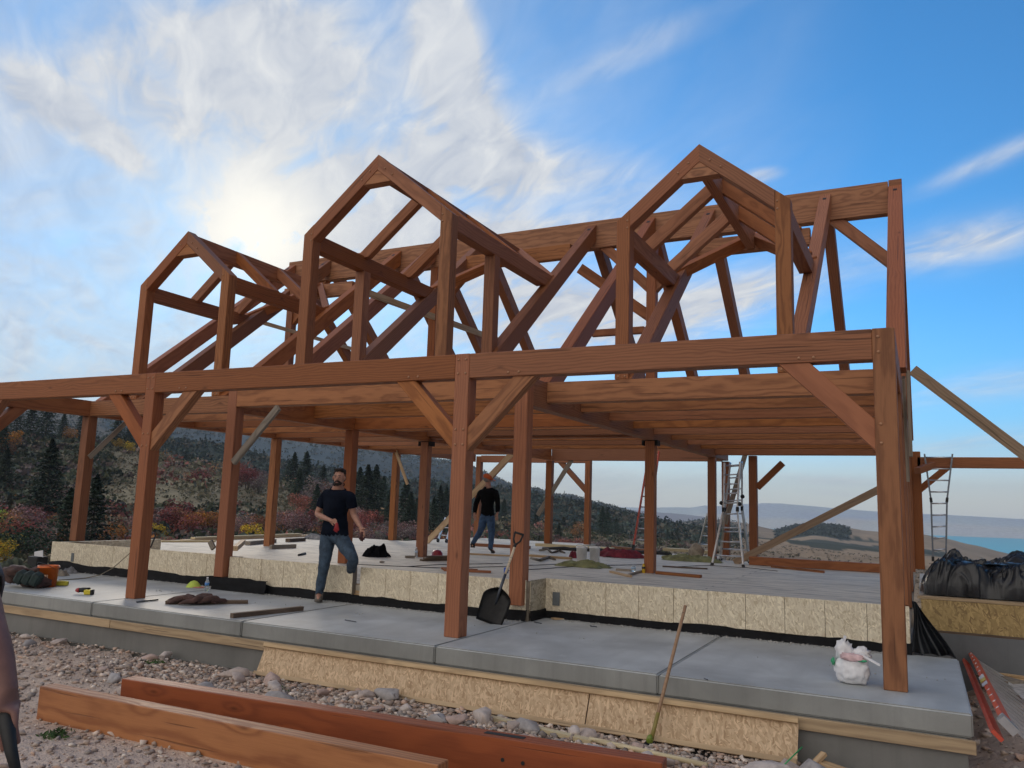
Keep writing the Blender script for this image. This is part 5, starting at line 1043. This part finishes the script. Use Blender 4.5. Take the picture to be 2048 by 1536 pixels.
# ================================================================== GRAVEL AND ROCKS
m,Nn,b=newmat('crushed_rock'); co=Nn.n('ShaderNodeNewGeometry').outputs['Position']; at=Nn.n('ShaderNodeAttribute',attribute_name='tint').outputs[0]
f=Nn.noise(co,14,6,.65); c=Nn.mix(1.0,at,Nn.ramp(f,[(.25,.62),(.5,.95),(.8,1.25)]),'MULTIPLY'); Nn.t.links.new(c,b.inputs['Base Color']); b.inputs['Roughness'].default_value=.85
bp=Nn.n('ShaderNodeBump',{'Strength':.5,'Distance':.01,'Height':f}); Nn.t.links.new(bp.outputs[0],b.inputs['Normal']); ROCK=m
def rockverts(seed,sub=2):
    rd=random.Random(seed); n=rd.randint(9,13) if sub==1 else rd.randint(14,20); bm=bmesh.new()
    for k in range(n):
        v=Vector((rd.gauss(0,1),rd.gauss(0,1),rd.gauss(0,1))).normalized()*rd.uniform(.8,1.1); bm.verts.new((v.x,v.y*rd.uniform(.7,1),v.z*.85))
    r=bmesh.ops.convex_hull(bm,input=bm.verts); 
    bmesh.ops.delete(bm,geom=[v for v in bm.verts if not v.link_faces],context='VERTS')
    if sub>1: bmesh.ops.bevel(bm,geom=bm.edges[:],offset=.05,segments=1,affect='EDGES'); 
    bmesh.ops.triangulate(bm,faces=bm.faces[:]); bm.verts.index_update()
    V=np.array([v.co[:] for v in bm.verts]); F=np.array([[v.index for v in f.verts] for f in bm.faces]); bm.free(); return V,F
RP=[rockverts(i,1) for i in range(10)]; RP2=[rockverts(i+20,2) for i in range(12)]
def stones(n,xr,yr,s0,s1,seed,bias=None,zl=.25):
    r=np.random.default_rng(seed); Vs=[];Fs=[];Cs=[];o=0
    x=r.uniform(*xr,n); y=r.uniform(*yr,n); 
    if bias: y=yr[1]-(yr[1]-yr[0])*r.uniform(0,1,n)**bias
    z=H(x,y); s=s0*(s1/s0)**(r.uniform(0,1,n)**2.2)
    pal=np.array([(.52,.39,.31),(.64,.52,.43),(.38,.30,.25),(.58,.40,.30),(.72,.62,.53),(.33,.28,.25)])
    for i in range(n):
        V,F=RP[i%10]; sc=s[i]*r.uniform(.6,1.2,3); sc[2]*=.7; a=r.uniform(0,6.28); ca,sa=math.cos(a),math.sin(a)
        W=V*sc; W=np.stack([W[:,0]*ca-W[:,1]*sa,W[:,0]*sa+W[:,1]*ca,W[:,2]],1)+np.array([x[i],y[i],z[i]+s[i]*zl]); Vs.append(W); Fs.append(F+o); o+=len(V); Cs.append(np.repeat(pal[r.integers(0,6)][None]*r.uniform(.75,1.2),len(V),0))
    return np.concatenate(Vs),np.concatenate(Fs),np.concatenate(Cs)
A1=stones(22000,(-13.5,1.0),(-5.4,-.6),.007,.05,1); A2=stones(2600,(.7,4.5),(-3,3.5),.015,.08,2); A3=stones(5000,(-8,.6),(-1.9,-.75),.02,.06,3,zl=.3)
o=0;VV=[];FF=[];CC=[]
for a in (A1,A2,A3): VV.append(a[0]);FF.append(a[1]+o);CC.append(a[2]);o+=len(a[0])
tag(npmesh('gravel',np.concatenate(VV),np.concatenate(FF),ROCK,cols=np.concatenate(CC)),kind='stuff')
ORDW=['first','second','third','fourth','fifth','sixth','seventh','eighth','ninth','tenth','eleventh','twelfth','thirteenth','fourteenth','fifteenth','sixteenth','seventeenth','eighteenth','nineteenth','twentieth']; ORDW+=['twenty '+q for q in ORDW[:9]]+['thirtieth']
rr3=random.Random(12); spots=[((-9.587,-0.842,-0.480),.10),((-9.665,-1.173,-0.480),.085),((-7.825,-0.927,-0.480),.12),((-7.822,-0.696,-0.480),.11),((-6.415,-0.994,-0.480),.14),((-6.978,-2.032,-0.470),.10),((-7.566,-1.724,-0.470),.08),((-10.311,-0.826,-0.480),.07)]
lab0=['pinkish rock against the foundation wall at the left','flat grey rock at the far left of the gravel','large tan rock against the foundation wall, left of a pair','large grey rock against the foundation wall, right of a pair','long pinkish rock at the left end of the form panel','pale pointed rock behind the amber timber end','grey rock on the gravel behind the amber timber','small rock near the left picture edge on the gravel']
for k in range(30):
    x=-6.3+6.0*(k+rr3.uniform(.1,.9))/30; spots.append(((x,rr3.uniform(-1.75,-.85),-.46),rr3.uniform(.07,.16)))
for k in range(10): spots.append(((rr3.uniform(1.4,2.6),-.5+3.6*k/10,-.40),rr3.uniform(.08,.16)))
for k,(p,s) in enumerate(spots):
    V,F=RP2[k%12]; z=float(H(np.array([p[0]]),np.array([p[1]]))[0]); col=np.array([(.50,.41,.36),(.40,.37,.36),(.52,.38,.32),(.58,.50,.45)][k%4]); a=rr3.uniform(0,6.3)
    M=Matrix.Translation((p[0],p[1],z+s*.35))@Matrix.Rotation(a,4,'Z')@Matrix.Diagonal((s*rr3.uniform(.9,1.4),s*rr3.uniform(.7,1),s*rr3.uniform(.55,.85),1))
    o=npmesh('rock',V,F,ROCK,M=M,cols=np.repeat(col[None],len(V),0))
    if k<8: tag(o,lab0[k],'rock','crushed rocks around the foundation')
    elif k<38: tag(o,'rock number '.replace('number ','')+ORDW[k-8]+' from the left in the row below the form panel','rock','crushed rocks around the foundation')
    else: tag(o,'pinkish rock, '+ORDW[k-38]+' from the front on the ground right of the red ladder','rock','crushed rocks around the foundation')
# a few weeds
GR=flat('weed_leaves',(.06,.11,.03),.8,var=.4)
for k,(p,lab) in enumerate([((-7.581,-1.039,-0.480),'small green weed below the pair of rocks at the wall'),((-5.531,-1.288,-0.460),'small green weed at the left end of the form panel'),((-5.513,-3.644,-0.420),'small green weed beside the stud in the foreground')]):
    z=float(H(np.array([p[0]]),np.array([p[1]]))[0]); rng=np.random.default_rng(k); cen=rng.normal(size=(160,3))*np.array([[.045,.045,.016]]); cen[:,2]=np.abs(cen[:,2])+.01
    V,F=cards(cen,.02,None,.4); tag(npmesh('weed',V,F,GR,M=Matrix.Translation((p[0],p[1],z))),lab,'weed')

def crumbs(n,x0,x1,y,seed):
    r=np.random.default_rng(seed); V=[];F=[];o=0
    for i in range(n):
        v,f=RP[i%10]; s=.003+.012*r.uniform()**3; V.append(v*s+np.array([r.uniform(x0,x1),y-abs(r.normal(0,.07)),s*.5])); F.append(f+o); o+=len(v)
    return np.concatenate(V),np.concatenate(F)
VV=[];FF=[];o=0
for a in (crumbs(900,-4.0,.1,2.05,1),crumbs(900,-9.2,-4.2,1.58,2),crumbs(500,-13.5,-9.6,1.78,3),crumbs(120,-13,.5,.9,4)): VV.append(a[0]);FF.append(a[1]+o);o+=len(a[0])
tag(npmesh('concrete_crumbs',np.concatenate(VV),np.concatenate(FF),flat('chalky_crumbs',(.42,.41,.39),.9,var=.3)),kind='stuff')
# ================================================================== PEOPLE
def skin(name,pts,edges,mats,parent=None,sub=2,root=0,M=None):
    """pts: (co, rx, ry) ; one continuous skinned surface"""
    me=bpy.data.meshes.new(name); bm=bmesh.new(); ly=bm.verts.layers.skin.verify(); vs_=[]
    for i,(c,rx,ry) in enumerate(pts):
        v=bm.verts.new(c); v[ly].radius=(rx,ry); v[ly].use_root=(i==root); vs_.append(v)
    for a,b in edges: bm.edges.new((vs_[a],vs_[b]))
    bm.to_mesh(me); bm.free(); o=bpy.data.objects.new(name,me); COL.objects.link(o)
    o.modifiers.new('skin','SKIN').use_smooth_shade=True; s=o.modifiers.new('sub','SUBSURF'); s.levels=sub; s.render_levels=sub
    dg=bpy.context.evaluated_depsgraph_get(); dg.update(); e=bpy.data.meshes.new_from_object(o.evaluated_get(dg)); bpy.data.objects.remove(o)
    e.name=name; e.materials.clear()
    for m in (mats if isinstance(mats,(list,tuple)) else [mats]): e.materials.append(m)
    for p in e.polygons: p.use_smooth=True
    return link(bpy.data.objects.new(name,e),M,parent)
SKIN=flat('skin',(.42,.22,.155),.55,var=.12,sc=20); SKINT=flat('tanned_skin',(.23,.115,.09),.55,var=.15,sc=20)
HAIR=flat('dark_brown_hair',(.022,.013,.009),.8,var=.4,sc=40); TEE=flat('navy_tee_shirt',(.007,.010,.019),.9,var=.3,spec=.08); JEAN=flat('blue_jeans',(.040,.068,.105),.85,var=.35,sc=14,bump=.3)
JEAN2=flat('bright_blue_jeans',(.04,.085,.17),.85,var=.35,sc=14,bump=.3); BOOT=flat('work_boots',(.14,.12,.10),.8,var=.3); BLK=flat('black_jersey',(.006,.006,.007),.9,var=.3,spec=.08)
CAPM=flat('orange_cap',(.62,.11,.02),.7,var=.15); GLV=flat('red_glove',(.30,.02,.025),.7,var=.3); EYE=flat('eye_dark',(.02,.015,.012),.3); LIP=flat('lip',(.30,.12,.10),.5)
def person(label,J,skinm,shirt,pants,boots,sleeve,face,hat=None,beard=True,k=1.0):
    """J: joints in world space. face: unit vector the face looks along"""
    J={a:Vector(b) for a,b in J.items()}; t=thing('person',label,'person',tuple(J['root']))
    side=(J['sR']-J['sL']).normalized(); up=(J['neck']-J['pel']).normalized(); fwd=Vector(face).normalized()
    hc=J['head']; hup=Vector((0,0,1)); hs=fwd.cross(hup).normalized()
    ch=J['neck'].lerp(J['pel'],.28); wa=J['neck'].lerp(J['pel'],.68)
    P=[(J['pel'],.145*k,.11*k),(wa,.135*k,.10*k),(ch,.165*k,.115*k),(J['neck'].lerp(ch,.15),.105*k,.08*k),(J['neck']+(hc-J['neck'])*.45,.058*k,.06*k),(hc-hup*.05,.066*k,.074*k),(hc+hup*.04+fwd*-.012,.078*k,.092*k),(hc+hup*.105-fwd*.015,.05*k,.06*k)]
    E=[(i,i+1) for i in range(7)]
    hands=[]
    for s in 'LR':
        i0=len(P); fdir=(J['h'+s]-J['w'+s]).normalized()
        P+=[(J['s'+s],.062*k,.062*k),(J['s'+s].lerp(J['e'+s],.45),.05*k,.052*k),(J['e'+s],.04*k,.042*k),(J['e'+s].lerp(J['w'+s],.35),.043*k,.04*k),(J['w'+s],.027*k,.027*k),(J['w'+s].lerp(J['h'+s],.5),.034*k,.018*k),(J['h'+s],.040*k,.017*k)]
        E+=[(2,i0)]+[(i0+q,i0+q+1) for q in range(6)]
        hands.append((i0+6,J['h'+s],fdir,s,i0+5))
    for s in 'LR':
        i0=len(P)
        P+=[(J['hip'+s],.10*k,.10*k),(J['hip'+s].lerp(J['k'+s],.5),.082*k,.082*k),(J['k'+s],.058*k,.06*k),(J['k'+s].lerp(J['a'+s],.3),.058*k,.056*k),(J['a'+s],.036*k,.04*k),(J['t'+s],.036*k,.026*k)]
        E+=[(0,i0)]+[(i0+q,i0+q+1) for q in range(5)]
    for hi,hp,fd,s,pi in hands:     # five fingers
        lat=fd.cross(Vector((0,-1,0.001))).normalized()
        for q,(o_,l) in enumerate(((-.030,.055),(-.011,.070),(.009,.075),(.028,.066))):
            b=len(P); r0=hp+lat*o_+fd*.012; c1=r0+fd*l*.5+Vector((0,-.004,-.006)); c2=c1+fd*l*.4+Vector((0,.01,-.02))
            P+=[(r0,.0095,.0095),(c1,.0085,.0085),(c2,.007,.007)]; E+=[(hi,b),(b,b+1),(b+1,b+2)]
        b=len(P); sg=-1 if s=='L' else 1; r0=hp-fd*.03+lat*.045*sg
        P+=[(r0,.011,.011),(r0+fd*.035+lat*.018*sg,.009,.009)]; E+=[(pi,b),(b,b+1)]
    skin('body',P,E,skinm,t,2,0)
    # clothes: shells lifted off the body's own surface, so they follow it everywhere
    body=[o for o in t.children if o.name.startswith('body')][0]; me=body.data
    segs=[]
    lo=J['pel'].lerp(wa,0)
    segs.append(('torso',J['pel']-up*.02,J['neck'].lerp(ch,.25))); segs.append(('neck',J['neck'].lerp(ch,-.05),hc-hup*.02)); segs.append(('neck',hc,hc+hup*.1))
    for s in 'LR':
        segs+= [('sh',ch.lerp(J['s'+s],.6),J['s'+s]),('ua',J['s'+s],J['e'+s]),('fa',J['e'+s],J['w'+s]),('hand',J['w'+s],J['h'+s]+(J['h'+s]-J['w'+s])*1.2),('th',J['pel'].lerp(J['hip'+s],.6),J['k'+s]),('sn',J['k'+s],J['a'+s]),('ft',J['a'+s]-Vector((0,0,.03)),J['t'+s])]
    def near(p):
        best=None
        for n_,A_,B_ in segs:
            d=B_-A_; q=max(0,min(1,(p-A_).dot(d)/d.length_squared)); dd=(p-A_-d*q).length-{'torso':.125,'th':.075,'sh':.06,'neck':.05,'ua':.045,'fa':.035}.get(n_,.03)*k
            if best is None or dd<best[0]: best=(dd,n_,q)
        return best[1],best[2]
    cls=[near(v.co) for v in me.vertices]
    def inshirt(i):
        n_,q=cls[i]; h=(me.vertices[i].co-J['pel']).dot(up)
        if (me.vertices[i].co-J['neck']).dot(up)>.012*k and (me.vertices[i].co-J['neck']).length<.085*k: return False
        if n_ in('torso','sh'): return h>-.045
        if n_=='th': return h>-.03
        if n_=='ua': return q<=sleeve
        if n_=='fa': return sleeve>=1 and q<.93
        return False
    def injean(i):
        n_,q=cls[i]; h=(me.vertices[i].co-J['pel']).dot(up)
        return (n_=='torso' and h<.10) or n_=='th' or n_=='sn' or (n_=='ft' and q<.25 and me.vertices[i].co.z>min(J['a'+s_].z for s_ in 'LR')-.02 and False)
    def shell(nm,test,off,mat,wr):
        V=[];F=[];mp={}
        for p in me.polygons:
            if all(test(i) for i in p.vertices):
                f=[]
                for i in p.vertices:
                    if i not in mp:
                        v=me.vertices[i]; mp[i]=len(V); V.append(v.co+v.normal*(off+wr*noise.noise(v.co*11)+wr*.6*noise.noise(v.co*26)))
                    f.append(mp[i])
                F.append(f)
        m2=bpy.data.meshes.new(nm); m2.from_pydata([tuple(v) for v in V],[],F); m2.materials.append(mat)
        for p in m2.polygons: p.use_smooth=True
        o=bpy.data.objects.new(nm,m2); md=o.modifiers.new('thick','SOLIDIFY'); md.thickness=.006; md.offset=-1
        return link(o,None,t)
    body_w=WM[body.name]
    shell('shirt',inshirt,.020*k,shirt,.010); shell('jeans',injean,.014*k,pants,.010)
    for s in 'LR':
        a=J['a'+s]; to=J['t'+s]; d=(to-a); d.z=0; d=d.normalized() if d.length>0 else fwd
        skin('boot',[(a+Vector((0,0,.05)),.052,.055),(a-Vector((0,0,.03))-d*.02,.055,.058),(a.lerp(to,.5)-Vector((0,0,.015)),.05,.045),(to-Vector((0,0,.004)),.05,.032)],[(0,1),(1,2),(2,3)],boots,t,2,1)
    # head details
    def at(f,s_,u): return hc+fwd*f+hs*s_+hup*u
    bm=bmesh.new(); 
    Mh=Matrix((hs,fwd,hup)).transposed()
    if hat:
        addblob(bm,at(-.02,0,.075),(.098,.115,.075),3,.03,3,1,0,rot=Mh); mobj('hair',bm,flat('grey_hair',(.25,.23,.21),.9),t) if False else bm.free()
        bm=bmesh.new(); addblob(bm,at(-.025,0,.0),(.088,.095,.075),3,.05,5,2,0,rot=Mh); mobj('hair',bm,flat('grey_hair',(.20,.18,.17),.9),t)
        bm=bmesh.new(); addblob(bm,at(-.01,0,.065),(.098,.112,.082),3,.02,3,1,0,rot=Mh); mobj('cap_crown',bm,hat,t)
        bm=bmesh.new(); addblob(bm,at(.125,0,.045),(.075,.075,.012),3,.02,3,1,0,rot=Mh@Matrix.Rotation(-.2,3,'X')); mobj('cap_brim',bm,hat,t)
    else:
        addblob(bm,at(-.04,0,.075),(.086,.085,.066),3,.12,6,1,0,rot=Mh); addblob(bm,at(-.06,0,.0),(.083,.06,.08),3,.1,6,2,0,rot=Mh); addblob(bm,at(.025,0,.122),(.062,.052,.018),3,.2,7,3,0,rot=Mh); mobj('hair',bm,HAIR,t)
    if beard:
        bm=bmesh.new(); addblob(bm,at(.045,0,-.070),(.060,.052,.036),3,.12,6,4,0,rot=Mh); addblob(bm,at(.085,0,-.035),(.034,.014,.010),2,.1,6,4,0,rot=Mh); mobj('beard',bm,HAIR,t)
        bm=bmesh.new(); addblob(bm,at(.094,0,-.052),(.022,.006,.006),2,0,3,1,0,rot=Mh); mobj('mouth',bm,LIP,t)
    bm=bmesh.new(); addblob(bm,at(.098,0,.0),(.014,.018,.026),2,.05,3,1,0,rot=Mh); addblob(bm,at(.0,.082,.0),(.012,.02,.03),2,0,3,1,0,rot=Mh); addblob(bm,at(.0,-.082,.0),(.012,.02,.03),2,0,3,1,0,rot=Mh); mobj('nose_and_ears',bm,skinm,t)
    bm=bmesh.new()
    for q in (-.03,.03): addblob(bm,at(.082,q,.022),(.013,.008,.006),2,0,3,1,0,rot=Mh)
    mobj('eyes',bm,EYE,t); bm=bmesh.new()
    for q in (-.03,.03): addbox(bm,at(.090,q,.045),(.032,.008,.007),Mh)
    mobj('eyebrows',bm,HAIR,t)
    return t
YA=1.38
m1=person('bearded man in a navy tee shirt and jeans stepping up onto the deck',dict(root=(-7.363,1.487,0.000),head=(-7.073,1.420,1.739),neck=(-7.102,1.450,1.577),pel=(-7.166,1.500,0.974),
 sL=(-6.859,1.420,1.497),eL=(-6.830,1.500,1.219),wL=(-6.635,1.420,1.061),hL=(-6.575,1.380,1.003), sR=(-7.312,1.440,1.479),eR=(-7.412,1.400,1.212),wR=(-7.051,1.220,1.156),hR=(-6.921,1.180,1.141),
 hipR=(-7.244,1.470,0.901),kR=(-7.225,1.400,0.500),aR=(-7.313,1.440,0.091),tR=(-7.193,1.280,0.046), hipL=(-7.044,1.500,0.896),kL=(-6.702,1.380,0.629),aL=(-7.168,1.920,0.325),tL=(-6.995,1.780,0.311)),SKIN,TEE,JEAN,BOOT,.62,(.42,-1,-.12),k=1.1)
for p,d in (((-6.857,1.160,1.089),0),((-6.567,1.360,0.976),1)):
    c=V3(p); pts=[(c+Vector((0,0,.04)),.03,.018),(c,.04,.018)]; E=[(0,1)]
    for q,(dx,l) in enumerate(((-.03,.08),(-.01,.10),(.012,.105),(.034,.08))): pts.append((c+Vector((dx*1.3,0,-l)),.011,.010)); E.append((1,2+q))
    g=skin('red_work_glove' if d==0 else 'black_work_glove',pts,E,GLV if d==0 else flat('black_red_glove',(.06,.015,.015),.7,var=.6,sc=30),None,1,1)
    tag(g,'red work glove dangling from the hand before the man\'s belly' if d==0 else 'dark glove with red cuff held in the hand by the man\'s hip','glove')
YB=9.3
m2=person('man walking away in an orange cap, black long sleeved shirt and blue jeans',dict(root=(-9.207,10.168,0.240),head=(-8.910,9.300,1.985),neck=(-8.889,9.300,1.807),pel=(-8.903,9.300,1.168),
 sL=(-9.102,9.300,1.683),eL=(-9.214,9.300,1.406),wL=(-9.189,9.200,1.169),hL=(-9.161,9.180,1.100), sR=(-8.682,9.300,1.693),eR=(-8.617,9.300,1.424),wR=(-8.622,9.300,1.213),hR=(-8.633,9.300,1.131),
 hipL=(-8.981,9.300,1.082),kL=(-9.036,9.250,0.775),aL=(-9.311,9.400,0.477),tL=(-9.293,9.350,0.385), hipR=(-8.805,9.300,1.089),kR=(-8.763,9.300,0.717),aR=(-8.776,9.300,0.356),tR=(-8.653,9.300,0.293)),SKIN,BLK,JEAN2,RUBBER,1.0,(.85,.5,-.25),hat=CAPM,beard=False,k=1.02)
# third worker, cut by the left edge: only the bare forearm, the hand and the tool come into view
A0=CAM
def al(x,y,d): return None
c3=V3((-2.089,-6.541,1.432))
def q3(x,y,z): return (c3.x+x,c3.y+y,z)
m3=person('bare forearm and hand at the left picture edge, holding a dark tool',dict(root=q3(0,0,-.25),head=q3(0,0,1.52),neck=q3(0,0,1.33),pel=q3(0,0,.80),
 sL=q3(-.20,-.05,1.27),eL=q3(-.26,-.02,.99),wL=q3(-.24,.05,.74),hL=q3(-.24,.06,.66), sR=(-1.916,-6.519,1.240),eR=(-1.768,-6.538,1.104),wR=(-1.679,-6.536,0.977),hR=(-1.668,-6.534,0.939),
 hipR=q3(.10,0,.72),kR=q3(.10,.03,.28),aR=q3(.10,0,-.17),tR=q3(.14,.12,-.23), hipL=q3(-.10,0,.72),kL=q3(-.10,.03,.28),aL=q3(-.10,0,-.17),tL=q3(-.08,.13,-.23)),SKINT,flat('grey_tee_shirt',(.10,.10,.11),.9),JEAN,BOOT,.35,(.3,.95,0),k=1.12)
bm=bmesh.new(); addtube(bm,[(-1.677,-6.538,0.960),(-1.643,-6.545,0.908),(-1.599,-6.557,0.861),(-1.572,-6.549,0.797)],[.012,.018,.014,.010],10); solo('hand_tool',bm,RUBBER,'dark tool held by the hand at the lower left edge','tool')
